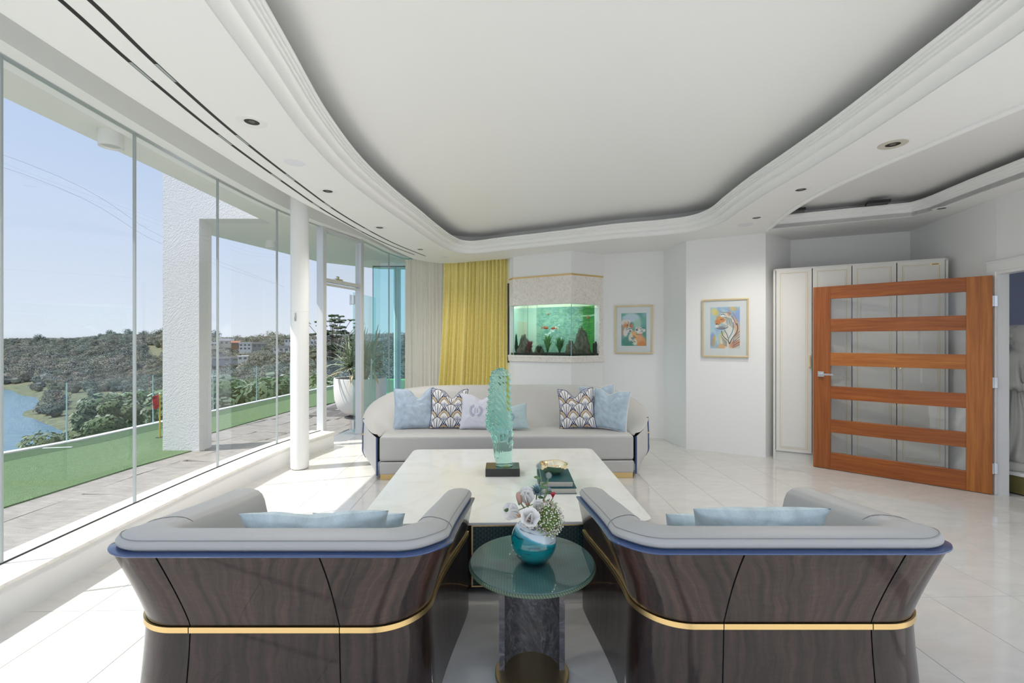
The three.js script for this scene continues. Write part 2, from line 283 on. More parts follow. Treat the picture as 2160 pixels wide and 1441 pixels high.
// walls at the back and right
{
  const th = 0.16;   // outside lies to the left of the direction of travel
  // lower and upper part of the wall round the fish tank, the tank sits between
  const tank = [[-0.035, -7.42], W.A, W.B, W.C];
  for (const [a, b] of [[tank[0], tank[1]], [W.A, W.B], [W.B, W.C]]) { struct('wall_back', wallOf([a, b], -0.06, -0.1, 1.13), M.paint); struct('wall_back', wallOf([a, b], -0.06, 2.44, 2.86), M.paint); }
  struct('wall_corner', wallOf([W.C, W.D], -th, -0.1, 2.86), M.paint);
  for (const [a, b] of [[W.D, W.E], [W.E, W.F], [W.F, W.G]]) struct('wall_right', wallOf([a, b], -0.1, -0.1, 2.86), M.paint);
  struct('wall_niche', wallOf([W.G, W.H], -0.1, -0.1, 2.86), M.paint); struct('wall_niche', wallOf([W.H, W.I], -0.1, -0.1, 2.86), M.paint);
  // wall behind the curtains, closing the corner
  struct('wall_far', wallOf([[-1.2, -8.75], [-0.2, -8.5]], -0.1, -0.1, 3.4), M.paint); struct('wall_far', wallOf([[-0.2, -8.5], [-0.035, -7.4]], -0.06, -0.1, 3.4), M.paint); { const g = fit(new THREE.Group(), 'window_14'); g.userData.kind = 'structure'; mesh('pane', sweep([[-2.06, -8.78], [-1.2, -8.75]], [[0, 0.0], [0, 3.04]], { closedProf: false }), M.glass, g); mesh('frame', [box(0.05, 3.04, 0.05, -1.62, 1.52, -8.77), box(0.9, 0.4, 0.1, -1.62, 3.24, -8.8)], M.alu, g); }
  // wall with the door opening: lintel and the part nearer the camera
  struct('wall_door', [wallOf([W.I, [4.40, -2.86]], -0.1, 2.12, 2.86), wallOf([[4.40, -2.86], [4.385, -2.62]], -th, -0.1, 2.86), wallOf([[4.385, -2.62], [4.24, -0.72]], -th, 2.62, 2.86)], M.paint);
  // hallway
  const hallP = std({ color: rgb(0.20, 0.215, 0.30), roughness: 0.7 });
  struct('wall_hall', [wallOf([[4.87, -4.97], [6.6, -5.3], [6.6, -4.9]], -0.1, -0.1, 2.72), wallOf([[6.6, -2.74], [4.45, -2.74]], -0.1, -0.1, 2.72)], hallP);
  struct('ceiling_2', slab([[4.5, -2.66], [6.7, -2.66], [6.7, -5.4], [4.88, -5.02]], 2.55, 2.62), M.paint);
  // door lining and architrave
  const tr = fit(new THREE.Group(), 'trim_6'); tr.userData.kind = 'structure';
  const dx = W.I[0] - 4.40, dz = W.I[1] + 2.86, a = Math.atan2(-dx, -dz);
  mesh('jamb', rbox(0.11, 2.12, 0.03, 0.003, 0.052, 1.06, 0), M.gloss, tr).position.set(W.I[0], 0, W.I[1] - 0.014);
  mesh('architrave', rbox(0.02, 2.19, 0.09, 0.004, -0.008, 1.095, -0.035), M.gloss, tr).position.set(W.I[0], 0, W.I[1]);
  const L = Math.hypot(dx, dz), hd = mesh('architrave', [rbox(0.02, 0.09, L + 0.16, 0.004, -0.01, 2.155, 0), rbox(0.03, 0.018, L + 0.16, 0.004, -0.012, 2.2, 0)], M.gloss, tr);
  hd.position.set((W.I[0] + 4.4) / 2, 0, (W.I[1] - 2.86) / 2); hd.rotation.y = a;
  const hd2 = mesh('head_jamb', rbox(0.11, 0.035, L, 0.003, 0.052, 2.1, 0), M.gloss, tr); hd2.position.copy(hd.position); hd2.rotation.y = a;
  for (const c of tr.children) if (c.name.startsWith('jamb') || c.name === 'architrave') c.rotation.y = a;
  // the rear of the room behind the camera is a glazed garden room: header beam, glass roof, glass walls
  struct('wall_rear', [box(7.0, 0.67, 0.16, 0.85, 3.12, -1.04), box(0.16, 3.0, 0.16, 4.1, 1.4, 3.7)], M.paint);
  const roofG = fit(new THREE.Group(), 'ceiling_5'); roofG.userData.kind = 'structure';
  mesh('roof_pane', box(6.95, 0.012, 4.75, 0.75, 2.95, 1.42), M.glass, roofG);
  for (let i = 0; i < 6; i++) mesh('rafter', box(0.05, 0.12, 4.75, -2.3 + i * 1.27, 2.88, 1.42), M.gloss, roofG);
  for (const [i, x0, z0, x1, z1] of [[11, -2.35, 3.75, 4.05, 3.75], [12, -2.3, 2.15, -2.35, 3.75], [13, 4.38, -2.6, 4.08, 3.7]]) {
    const g = fit(new THREE.Group(), 'window_' + i); g.userData.kind = 'structure';
    const n = i === 12 ? 1 : 5, p = Array.from({ length: n + 1 }, (_, k) => [mix(x0, x1, k / n), mix(z0, z1, k / n)]);
    mesh('pane', sweep(p, [[0, 0.02], [0, 2.8]], { closedProf: false }), M.glass, g);
    mesh('frame', p.map((q) => box(0.06, 2.8, 0.06, q[0], 1.4, q[1])), M.alu, g);
  }
}

// ceiling: soffit ring with two recesses, stepped cornice, cove, upper ceilings and roof
{
  const SO = 2.8;
  const outer = spline([[-2.05, -1.0], [-2.08, -1.4], [-2.10, -1.85], [-2.11, -2.6], [-2.06, -4.25], [-1.93, -5.2], [-1.80, -6.3], [-1.687, -7.1], [-1.573, -7.55], [-1.30, -7.83], [-1.05, -7.88], [-0.64, -7.7], [-0.06, -7.44]], 90);
  const right = [[0.023, -7.28], W.B, W.C, W.D, W.E, W.F, W.G, W.H, W.I, [4.40, -2.86], [4.26, -1.0]].map(([x, z], i) => (i > 0 && i < 10 ? [x + 0.05, z - 0.05] : [x, z]));
  const main = spline([[-1.21, -1.75], [-1.28, -2.3], [-1.36, -2.95], [-1.385, -3.7], [-1.33, -4.4], [-1.20, -5.3], [-1.10, -6.0], [-0.98, -6.6], [-0.84, -6.9], [-0.6, -7.0], [-0.1, -6.75], [0.6, -6.4], [1.4, -5.98], [1.95, -5.77], [2.27, -5.55], [2.39, -5.22], [2.36, -4.7], [2.33, -4.2], [2.33, -3.6], [2.32, -3.05], [2.27, -2.4], [2.2, -1.85], [2.03, -1.5], [1.6, -1.32], [0.6, -1.25], [-0.5, -1.25], [-0.98, -1.33], [-1.17, -1.52]], 150, true);
  const tray2 = [...spline([[3.0, -1.25], [2.98, -1.7], [2.96, -2.2], [2.86, -3.1], [2.80, -3.9], [2.86, -4.6], [3.09, -5.50]], 40), ...[[4.33, -4.93], [4.36, -4.75], [4.27, -4.2], [4.22, -3.75], [4.08, -2.6], [3.95, -1.6], [3.6, -1.27]]];
  const ceil = struct('ceiling', slab([...outer, ...right], SO, SO + 0.05, [main, tray2]), M.paint);
  mesh('fascia', sweep(outer, [[0.001, SO + 0.01], [0.02, SO + 0.01], [0.02, 3.45], [0.001, 3.45]], { crease: 0.3 }), M.paint, ceil);
  // direction of travel of main decides which side is inward
  const area = main.reduce((s, p, i) => { const q = main[(i + 1) % main.length]; return s + p[0] * q[1] - q[0] * p[1]; }, 0), S = area > 0 ? 1 : -1;
  const cove = (a0, y0, a1, y1, n = 6, up = false) => Array.from({ length: n }, (_, i) => { const t = (i / (n - 1)) * Math.PI / 2; return up ? [a0 + (a1 - a0) * Math.sin(t), y0 + (y1 - y0) * (1 - Math.cos(t))] : [a0 + (a1 - a0) * (1 - Math.cos(t)), y0 + (y1 - y0) * Math.sin(t)]; });
  const prof = [[-0.02, 0.012], [-0.002, 0.004], [0.0, 0.006], ...cove(0.0, 0.008, 0.055, 0.058), [0.062, 0.058], [0.062, 0.066], ...cove(0.062, 0.068, 0.102, 0.103), [0.108, 0.103], [0.108, 0.117], [0.122, 0.119], [0.122, 0.133], [0.136, 0.135], [0.136, 0.147], [0.15, 0.15], [0.154, 0.156], [0.15, 0.162], [0.1, 0.162], [-0.02, 0.09]].map(([o, y]) => [o * S, SO + y]);
  mesh('cornice', sweep(main, prof, { closedPath: true, crease: 0.5 }), M.ceiling, ceil);
  mesh('cove', sweep(main, [[-0.2 * S, SO + 0.05], [-0.22 * S, SO + 0.05], [-0.22 * S, 3.2], [-0.2 * S, 3.2]], { closedPath: true, crease: 0.6 }), M.paint, ceil);
  mesh('upper_ceiling', slab(offset(main, -0.3 * S, true), 3.1, 3.2), M.ceiling, ceil);
  // second recess on the right: bead moulding on the left edge, cornice on the wall side
  const bead = tray2.slice(0, 41);
  mesh('bead', sweep(bead, [[-0.03, SO - 0.012], [-0.01, SO - 0.02], [0.012, SO - 0.02], [0.03, SO - 0.006], [0.03, SO + 0.06], [-0.03, SO + 0.05]], { crease: 0.8 }), M.ceiling, ceil);
  const wallSide = [...tray2.slice(40), tray2[0]];
  const a2 = 1;
  mesh('cornice', sweep(wallSide, [[-0.02, 0.012], [0, 0.004], [0, 0.085], [0.012, 0.09], [0.012, 0.10], [0.03, 0.115], [0.03, 0.128], [0.048, 0.134], [0.048, 0.146], [-0.02, 0.146]].map(([o, y]) => [o * a2, SO + y]), { crease: 0.4 }), M.ceiling, ceil);
  mesh('cove', sweep(wallSide, [[-0.2, SO + 0.05], [-0.22, SO + 0.05], [-0.22, 3.1], [-0.2, 3.1]], { crease: 0.4 }), M.paint, ceil);
  mesh('cove', sweep(bead, [[-0.03, SO + 0.03], [-0.05, SO + 0.03], [-0.05, 3.1], [-0.03, 3.1]], { crease: 0.4 }), M.paint, ceil);
  mesh('upper_ceiling', slab(offset(tray2, -0.215, true), 3.03, 3.09), M.paint, ceil);
  // black air slots along the window side
  const slotA = spline([[-1.62, -1.15], [-1.67, -1.8], [-1.73, -2.2], [-1.80, -2.92], [-1.825, -3.9], [-1.81, -4.84], [-1.64, -6.2], [-1.37, -7.22]], 80);
  const slotB = offset(slotA, -0.115);
  for (const s of [slotA, slotB]) mesh('air_slot', sweep(s.slice(0, s === slotB ? 79 : 81), [[-0.011, SO - 0.001], [0.011, SO - 0.001], [0.011, SO + 0.02], [-0.011, SO + 0.02]], { crease: 0.4 }), M.black, ceil);
  for (const i of [14, 24, 33, 43, 56]) for (const s of [slotA, slotB]) mesh('slot_bridge', sweep(s.slice(i, i + 3), [[-0.007, SO - 0.0015], [0.007, SO - 0.0015], [0.007, SO + 0.01], [-0.007, SO + 0.01]]), M.silicone, ceil);
  // access panels seen in the second recess
  for (const [x, z] of [[3.28, -5.28], [4.0, -4.98]]) mesh('recess_vent', place(rbox(0.2, 0.03, 0.12, 0.004), [x, SO + 0.165, z], -0.43), M.black, ceil);
  // the roof over everything, its overhang outside and the deep beam to the pillar
  const roofPts = [[-3.40, -0.97], [-3.42, -1.2], [-3.43, -1.5], [-3.44, -3.07], [-3.42, -4.1], [-3.40, -6.13], [-4.69, -6.13], [-4.72, -7.0], [-4.3, -8.4], [-4.0, -9.5], [-3.0, -10.4], [-1.4, -10.6], [7, -10.2], [7, -2.64], [4.62, -2.64], [4.5, -0.97]];
  struct('ceiling_3', slab(roofPts, 3.45, 3.7), M.paint);
  struct('ceiling_4', slab([...roofPts.slice(0, 12), [-1.4, -9.3], ...offset(glassBetween(-0.97, -8.75, 40), -0.1).reverse()], 3.1, 3.449), std({ color: rgb(0.80, 0.79, 0.75), roughness: 0.8 }));
}
// ------------------------------------------------------------ furniture
const woodTex = (z, dark, light, stripe, w = 1024, h = 512) => tex(w, h, (u, v) => {
  const wob = 0.02 * tnoise(u, v, 3, z, 3), band = tnoise(u + wob, v, 26, z + 3, 3, 1.2), fine = tnoise(u + wob * 2, v, 170, z + 6, 2, 3), fig = tnoise(u, v, 14, z + 11, 3, 40);
  const k = clamp(0.5 + stripe * band + 0.25 * fine + 0.18 * fig, 0, 1); return [mix(dark[0], light[0], k), mix(dark[1], light[1], k), mix(dark[2], light[2], k)];
});
const walnut = phy({ map: woodTex(2, [0.11, 0.08, 0.072], [0.30, 0.215, 0.19], 0.75), roughness: 0.3, specularIntensity: 0.3, clearcoat: 0.6, clearcoatRoughness: 0.015 });
const walnutDark = phy({ map: woodTex(17, [0.10, 0.072, 0.066], [0.25, 0.18, 0.165], 0.7), roughness: 0.3, specularIntensity: 0.3, clearcoat: 0.6, clearcoatRoughness: 0.015 });
const leatherBump = tex(256, 256, (u, v) => [0.5 + 0.5 * tnoise(u, v, 50, 5, 2)], { srgb: false, rx: 6, ry: 6 });
M.chairLeather = std({ color: rgb(0.47, 0.465, 0.45), roughness: 0.42, bumpMap: leatherBump, bumpScale: 0.0006 });
M.sofaLeather = std({ color: rgb(0.54, 0.525, 0.50), roughness: 0.5, bumpMap: leatherBump, bumpScale: 0.0006 });
M.sofaShell = std({ color: rgb(0.58, 0.57, 0.56), roughness: 0.45 });
M.seam = BY(0.30, 0.29, 0.275, 0.8);
const velvetT = (r, g, b, z) => std({ map: tex(256, 256, (u, v) => { const n = 1 + 0.10 * tnoise(u, v, 5, z, 4) + 0.05 * tnoise(u, v, 60, z, 2); return [r * n, g * n, b * n]; }), roughness: 0.85 });
M.aqua = velvetT(0.785, 0.845, 0.855, 2); M.aqua.roughness = 0.9;
M.iceBlue = velvetT(0.70, 0.755, 0.81, 6);
M.iceBlueR = velvetT(0.70, 0.765, 0.81, 12);

// plan of a tub seat: s runs 0..5 round front tip, side, corner, back, corner, side, front tip
function planAt(L, s) {
  const m = s > 2.5, q = m ? 5 - s : s, sg = m ? -1 : 1; let x, z;
  if (q <= 1) { const k = Math.pow(q, 0.8); x = mix(L.hf, L.hb, k * k * (3 - 2 * k)); z = mix(L.zf, L.zb - L.R, q); }
  else if (q <= 2) { const a = (q - 1) * Math.PI / 2; x = L.hb - L.R + L.R * Math.cos(a); z = L.zb - L.R + L.R * Math.sin(a); }
  else { x = (L.hb - L.R) * (1 - 2 * (q - 2)); z = L.zb; }
  return [sg * x, z];
}
const sOfBackX = (L, x) => 2 + (1 - x / (L.hb - L.R)) / 2;
function makeArmchair(flipX) {
  const t = thing('armchair', 'x', 'armchair');
  const rim = { hb: 0.635, hf: 0.66, zb: 0.45, zf: -0.43, R: 0.17 }, waist = { hb: 0.55, hf: 0.63, zb: 0.415, zf: -0.41, R: 0.20 }, foot = { hb: 0.57, hf: 0.635, zb: 0.43, zf: -0.41, R: 0.2 };
  const inset = (L, o) => ({ hb: L.hb - o, hf: L.hf - o, zb: L.zb - o, zf: L.zf, R: Math.max(0.07, L.R - o * 0.45) });
  const rimY = (s) => { const q = Math.min(s, 5 - s); return 0.575 + 0.125 * sstep(q, -0.6, 1.55); };
  const fx = flipX ? -1 : 1, len = [0, 0.75, 1.02, 1.88, 2.2, 2.95];
  const arc = (s) => { const i = Math.min(4, Math.floor(s)); return mix(len[i], len[i + 1], s - i); };
  const upper = (s, v) => { const a = planAt(waist, s), b = planAt(rim, s), k = Math.pow(v, 1.15), y = mix(0.428, rimY(s) - 0.006, v); return [fx * mix(a[0], b[0], k), y, mix(a[1], b[1], k), arc(s) * 0.8, y * 1.6]; };
  const lower = (s, v) => { const a = planAt(foot, s), b = planAt(waist, s), k = sstep(v, 0, 1.1), y = mix(0.0, 0.402, v); return [fx * mix(a[0], b[0], k), y, mix(a[1], b[1], k), arc(s) * 0.8 + 0.37, y * 1.6]; };
  const panelGrid = (fn, c0, c1, n) => { // panel between two slanting seams c(v)
    const g = grid((u, v) => fn(mix(c0(v), c1(v), u), v), n, 10); if (fx > 0) { const i = g.index.array; for (let k = 0; k < i.length; k += 3) { const q = i[k]; i[k] = i[k + 1]; i[k + 1] = q; } g.computeVertexNormals(); } return g;
  };
  const e = 0.0035, wa = sOfBackX(waist, 0.286), wb = sOfBackX(waist, -0.25), ra = sOfBackX(rim, 0.385), rb = sOfBackX(rim, -0.19);
  const c1 = (v) => mix(wa, ra, v), c2 = (v) => mix(wb, rb, v);
  mesh('panel', panelGrid(upper, () => 0, (v) => c1(v) - e, 40), walnut, t);
  mesh('panel', panelGrid(upper, (v) => c1(v) + e, (v) => c2(v) - e, 18), walnut, t);
  mesh('panel', panelGrid(upper, (v) => c2(v) + e, () => 5, 40), walnut, t);
  mesh('base_panel', panelGrid(lower, () => 0, () => wa - e, 40), walnutDark, t);
  mesh('base_panel', panelGrid(lower, () => wa + e, () => wb - e, 18), walnutDark, t);
  mesh('base_panel', panelGrid(lower, () => wb + e, () => 5, 40), walnutDark, t);
  // dark backing behind the seams and the inside
  mesh('inner_shell', grid((u, v) => { const s = u * 5, a = planAt(inset(waist, 0.012), s), b = planAt(inset(rim, 0.014), s), f = planAt(inset(foot, 0.012), s); const y = mix(0.01, rimY(s) - 0.02, v), k = clamp((y - 0.42) / 0.27, 0, 1), j = clamp(y / 0.42, 0, 1); return [fx * (y > 0.42 ? mix(a[0], b[0], k) : mix(f[0], a[0], j)), y, y > 0.42 ? mix(a[1], b[1], k) : mix(f[1], a[1], j)]; }, 90, 16), M.dark, t);
  // front faces of the two arms
  for (const side of [0, 5]) mesh('front_panel', grid((u, v) => { const p = v < 0.6 ? lower(side, v / 0.6) : upper(side, (v - 0.6) / 0.4); const ix = (side ? 1 : -1) * fx * 0.17 * u; return [p[0] + ix, p[1], p[2] - 0.004 * Math.sin(u * 3.14), u * 0.3, p[1]]; }, 8, 24), walnut, t);
  const path = (o, n, s0 = 0, s1 = 5) => Array.from({ length: n + 1 }, (_, i) => { const p = planAt(o, mix(s0, s1, i / n)); return [fx * p[0], p[1]]; });
  // brass strip in three lengths round the waist
  const strip = { ...waist, hb: waist.hb + 0.002, hf: waist.hf + 0.002, zb: waist.zb + 0.002 };
  for (const [a, b] of [[0, wa - e], [wa + e * 0.4, wb - e * 0.4], [wb + e, 5]]) mesh('brass_strip', sweep(path(strip, 44, a, b), [[-0.005, 0.405], [0.005, 0.405], [0.005, 0.425], [-0.005, 0.425]], { crease: 0.5 }), M.brass, t);
  // lacquered rim with its own fall towards the front
  const rimProf = [[0.004, -0.010], [0.008, -0.006], [0.006, 0.0], [-0.07, 0.002], [-0.07, -0.010]];
  mesh('rim', grid((u, v) => { const s = u * 5, q = rimProf[Math.round(v * 5) % 5], p = planAt(inset(rim, -q[0]), s); return [fx * p[0], rimY(s) + q[1], p[1], s, v]; }, 120, 5), M.navy, t);
  // upholstered inside: a roll on the rim that falls to the seat
  const prof = [[0.022, 0.0], [0.011, 0.010], [0.010, 0.022], [0.018, 0.035], [0.038, 0.045], [0.07, 0.049], [0.105, 0.047], [0.137, 0.037], [0.162, 0.016], [0.178, -0.02], [0.19, -0.07], [0.21, -0.16], [0.23, -0.30]];
  const nS = 110, cap = 7;
  mesh('upholstery', grid((u, v) => {
    const i = Math.round(u * (nS + 2 * cap)), j = Math.min(prof.length - 1, v * (prof.length - 1)), a = prof[Math.floor(j)], b = prof[Math.min(prof.length - 1, Math.floor(j) + 1)], k = j - Math.floor(j);
    let o = mix(a[0], b[0], k), y = mix(a[1], b[1], k), zf = 0, s;
    if (i < cap || i > nS + cap) { const q = (i < cap ? cap - i : i - nS - cap) / cap, f = q * Math.PI / 2; s = i < cap ? 0 : 5; o = 0.1 + (o - 0.1) * Math.cos(f); y = y > -0.02 ? -0.02 + (y + 0.02) * Math.cos(f) : y; zf = -0.055 * Math.sin(f); } else s = ((i - cap) / nS) * 5;
    const p = planAt(inset(rim, o), s); return [fx * p[0], rimY(s) + y, p[1] + zf + 0.05 * 0, s, v];
  }, nS + 2 * cap, 36), M.chairLeather, t);
  const seamPts = []; for (let i = 0; i <= 70; i++) { const s = i / 14, p = planAt(inset(rim, 0.022), s); seamPts.push(V(fx * p[0], rimY(s) + 0.0385, p[1])); }
  mesh('seam', [tube(seamPts, 0.0016, 200, 5), ...[0.9, 4.1].map((s) => tube(prof.slice(1, 9).map(([o, y]) => { const p = planAt(inset(rim, o - 0.0008), s); return V(fx * p[0], rimY(s) + y + 0.0008, p[1]); }), 0.0016, 30, 5))], M.seam, t);
  const seat = path(inset(rim, 0.21), 40, 0.0, 5).map(([x, z]) => [x, z]); seat.push([seat[seat.length - 1][0] * 0.9, -0.47], [seat[0][0] * 0.9, -0.47]);
  mesh('seat', slab(fx > 0 ? seat : seat.slice().reverse(), 0.2, 0.44, [], 0.035), M.chairLeather, t);
  return t;
}
const chairR = makeArmchair(false); chairR.position.set(1.02, 0, -2.07);
chairR.userData.label = 'right walnut-shelled tub armchair, its glossy back in shade, two pale aqua cushions inside';
const chairL = makeArmchair(true); chairL.position.set(-0.87, 0, -2.05);
chairL.userData.label = 'walnut-shelled tub armchair by the window kerb, bright window light mirrored in its back';

// scatter cushions
function pillowGeo(w, h, t, { chop = 0, lean = 0, wr = 0.004, seed = 0, n = 36 } = {}) {
  const side = (sg) => grid((u, v) => {
    const a = u * 2 - 1, b = v * 2 - 1, f = Math.pow(Math.max(0, (1 - a * a) * (1 - b * b)), 0.42);
    let x = a * w / 2 * (1 - 0.075 * (1 - b * b)), y = b * h / 2 * (1 - 0.075 * (1 - a * a));
    const c = chop * Math.exp(-Math.pow((a - lean) / 0.33, 2)) * Math.pow(Math.max(0, (b + 0.15) / 1.15), 1.6); y -= c;
    const z = sg * t / 2 * f * (1 + 0.35 * (c / (chop + 1e-4)) * (chop > 0 ? -0.5 : 0)) + f * wr * fbm(a * 2.2 + seed, b * 2.2, sg * 3 + seed, 3);
    return [x, y, z, u, v];
  }, n, n);
  const g1 = side(1), g2 = side(-1); const i = g2.index.array; for (let k = 0; k < i.length; k += 3) { const q = i[k]; i[k] = i[k + 1]; i[k + 1] = q; } g2.computeVertexNormals();
  return merge([g1, g2]);
}
function pipingGeo(w, h, t, { chop = 0, lean = 0 } = {}, r = 0.005) {
  const pts = []; const N = 30, edge = (a, b) => { const c = chop * Math.exp(-Math.pow((a - lean) / 0.33, 2)) * Math.pow(Math.max(0, (b + 0.15) / 1.15), 1.6); pts.push(V(a * w / 2 * (1 - 0.075 * (1 - b * b)), b * h / 2 * (1 - 0.075 * (1 - a * a)) - c, 0)); };
  for (let i = 0; i < N; i++) edge(-1 + 2 * i / N, -1); for (let i = 0; i < N; i++) edge(1, -1 + 2 * i / N); for (let i = 0; i < N; i++) edge(1 - 2 * i / N, 1); for (let i = 0; i < N; i++) edge(-1, 1 - 2 * i / N);
  return tube(pts, r, 160, 6, true);
}
function pillow(label, [x, y, z], [ry, rx, rz], w, h, t, mat, opt = {}, piping) {
  const o = thing('cushion', label, 'cushion', x, y, z); o.rotation.set(rx, ry, rz, 'YXZ');
  mesh('cover', pillowGeo(w, h, t, opt), mat, o);
  if (piping) mesh('piping', pipingGeo(w, h, t, opt), piping, o);
  return o;
}
const white = BY(0.80, 0.80, 0.78, 0.7);
pillow('wide pale aqua velvet cushion on the armchair by the window kerb, before a smaller one', [-0.83, 0.585, -1.96], [0.10, 0.42, -0.02], 0.60, 0.34, 0.15, M.aqua, { chop: 0.02, wr: 0.02, seed: 3 });
pillow('smaller pale aqua velvet cushion peeping out behind the wide one, window-side armchair', [-0.735, 0.485, -2.2], [0.12, 0.35, -0.06], 0.42, 0.33, 0.13, M.aqua, { wr: 0.02, seed: 8 });
pillow('wide pale aqua velvet cushion on the shaded right armchair, its top edge sunlit', [1.07, 0.585, -2.0], [-0.08, 0.42, 0.04], 0.56, 0.34, 0.15, M.aqua, { wr: 0.02, seed: 14 });
pillow('smaller pale aqua velvet cushion half hidden behind the wide one, shaded right armchair', [0.945, 0.475, -2.22], [-0.1, 0.35, 0.02], 0.40, 0.32, 0.13, M.aqua, { wr: 0.02, seed: 21 });

// sofa
{
  const t = thing('sofa', 'long curved grey leather sofa with navy piping and brass plinth facing the coffee table', 'sofa', -0.06, 0, -5.23, TURN);
  const oP = [[-1.365, 0.45], [-1.50, 0.30], [-1.625, 0.02], [-1.60, -0.28], [-1.42, -0.49], [-1.05, -0.60], [-0.5, -0.63], [0, -0.635]];
  const oH = [0.455, 0.515, 0.60, 0.72, 0.82, 0.872, 0.885, 0.885];
  const iP = [[-1.345, 0.43], [-1.325, 0.30], [-1.26, 0.14], [-1.10, 0.03], [-0.85, -0.02], [-0.5, -0.045], [-0.2, -0.05], [0, -0.05]];
  const mirror = (l) => [...l, ...l.slice(0, -1).reverse().map(([x, z]) => [-x, z])];
  const oC = new THREE.CatmullRomCurve3(mirror(oP).map(([x, z], i) => V(x, oH[i < 8 ? i : 14 - i], z)), false, 'centripetal'), iC = new THREE.CatmullRomCurve3(mirror(iP).map(([x, z]) => V(x, 0.45, z)), false, 'centripetal');
  const nrm = (u) => { const a = oC.getPoint(clamp(u - 0.004, 0, 1)), b = oC.getPoint(clamp(u + 0.004, 0, 1)); const d = V(b.x - a.x, 0, b.z - a.z).normalize(); return V(d.z, 0, -d.x); }; // inward... towards the seat
  const n0 = nrm(0.5), sg = n0.z > 0 ? 1 : -1;
  const shell2 = (u, v) => { const p = oC.getPoint(u), n = nrm(u).multiplyScalar(sg), e = Math.min(1, Math.min(u, 1 - u) / 0.12), y = mix(0.05, p.y - 0.012, v); const ins = (0.15 * Math.pow(clamp((0.22 - y) / 0.17, 0, 1), 1.7) + 0.02 * clamp((y - 0.4) / 0.4, 0, 1)) * e; return [p.x + n.x * ins, y, p.z + n.z * ins, u * 5, y]; };
  mesh('shell', grid(shell2, 140, 20), M.sofaShell, t);
  mesh('back_pad', grid((u, v) => {
    const a = iC.getPoint(u), b = oC.getPoint(u), n = nrm(u).multiplyScalar(sg); const e = Math.min(1, Math.min(u, 1 - u) / 0.05);
    // v: 0 below seat -> inner face -> top roll -> outer edge
    const K = [[-0.02, -0.06, 0], [0.0, 0.0, 0.0], [0.25, 0.30, 0.035], [0.5, 0.62, 0.04], [0.70, 0.88, 0.03], [0.82, 0.985, 0.012], [0.90, 1.02, 0.0], [0.97, 1.015, 0], [1.01, 0.98, 0], [1.015, 0.95, 0], [0.99, 0.93, 0]];
    const j = v * (K.length - 1), i = Math.min(K.length - 2, Math.floor(j)), k = j - i, q = [0, 1, 2].map((c) => mix(K[i][c], K[i + 1][c], k)), h = b.y - 0.45;
    const yy = 0.45 + Math.max(h, 0.03) * q[1], bl = q[2] * e;
    return [mix(a.x, b.x, q[0]) + n.x * bl, yy, mix(a.z, b.z, q[0]) + n.z * bl, u * 5, v];
  }, 140, 40), M.sofaLeather, t);
  const iPts = iC.getPoints(50).map((p) => [p.x * 1.0, p.z - 0.05]), seatPts = [...iPts.slice(2, -2), [1.33, 0.46], [-1.33, 0.46]];
  const rs = (pts) => { const o = []; pts.forEach((p) => o.push(p)); return o; };
  mesh('seat', slab(rs(seatPts).reverse(), 0.195, 0.462, [], 0.03), M.sofaLeather, t);
  mesh('apron', slab(rs(seatPts).reverse(), 0.06, 0.189, [], 0.014), M.sofaLeather, t);
  mesh('plinth', box(2.66, 0.058, 0.7, 0, 0.03, 0.09), M.brass, t);
  mesh('plinth', box(1.9, 0.058, 0.25, 0, 0.03, -0.36), M.brass, t);
  for (const s of [0, 1]) {
    const front = []; for (let i = 0; i <= 10; i++) { const p = shell2(s ? 0.999 : 0.001, i / 10); front.push(V(p[0] + (s ? -0.006 : 0.006), p[1], p[2] + 0.004)); }
    mesh('piping', tube(front, 0.011, 40, 8), M.navy, t);
    const at = (u, y) => { const pt = oC.getPoint(u), v = (y - 0.05) / (pt.y - 0.062); const p = shell2(u, v), n = nrm(u).multiplyScalar(-sg); return V(p[0] + n.x * 0.002, y, p[2] + n.z * 0.002); };
    const u = s ? 1 - 0.128 : 0.128;
    mesh('piping', [tube([0.42, 0.46, 0.5, 0.55, 0.585].map((y) => at(u, y)), 0.013, 20, 8), tube([0.15, 0.22, 0.3, 0.36, 0.4].map((y) => at(u, y)), 0.013, 20, 8)], M.navy, t);
    mesh('brass_clip', tube([at(u, 0.403), at(u, 0.418)], 0.015, 2, 8), M.brass, t);
  }
}
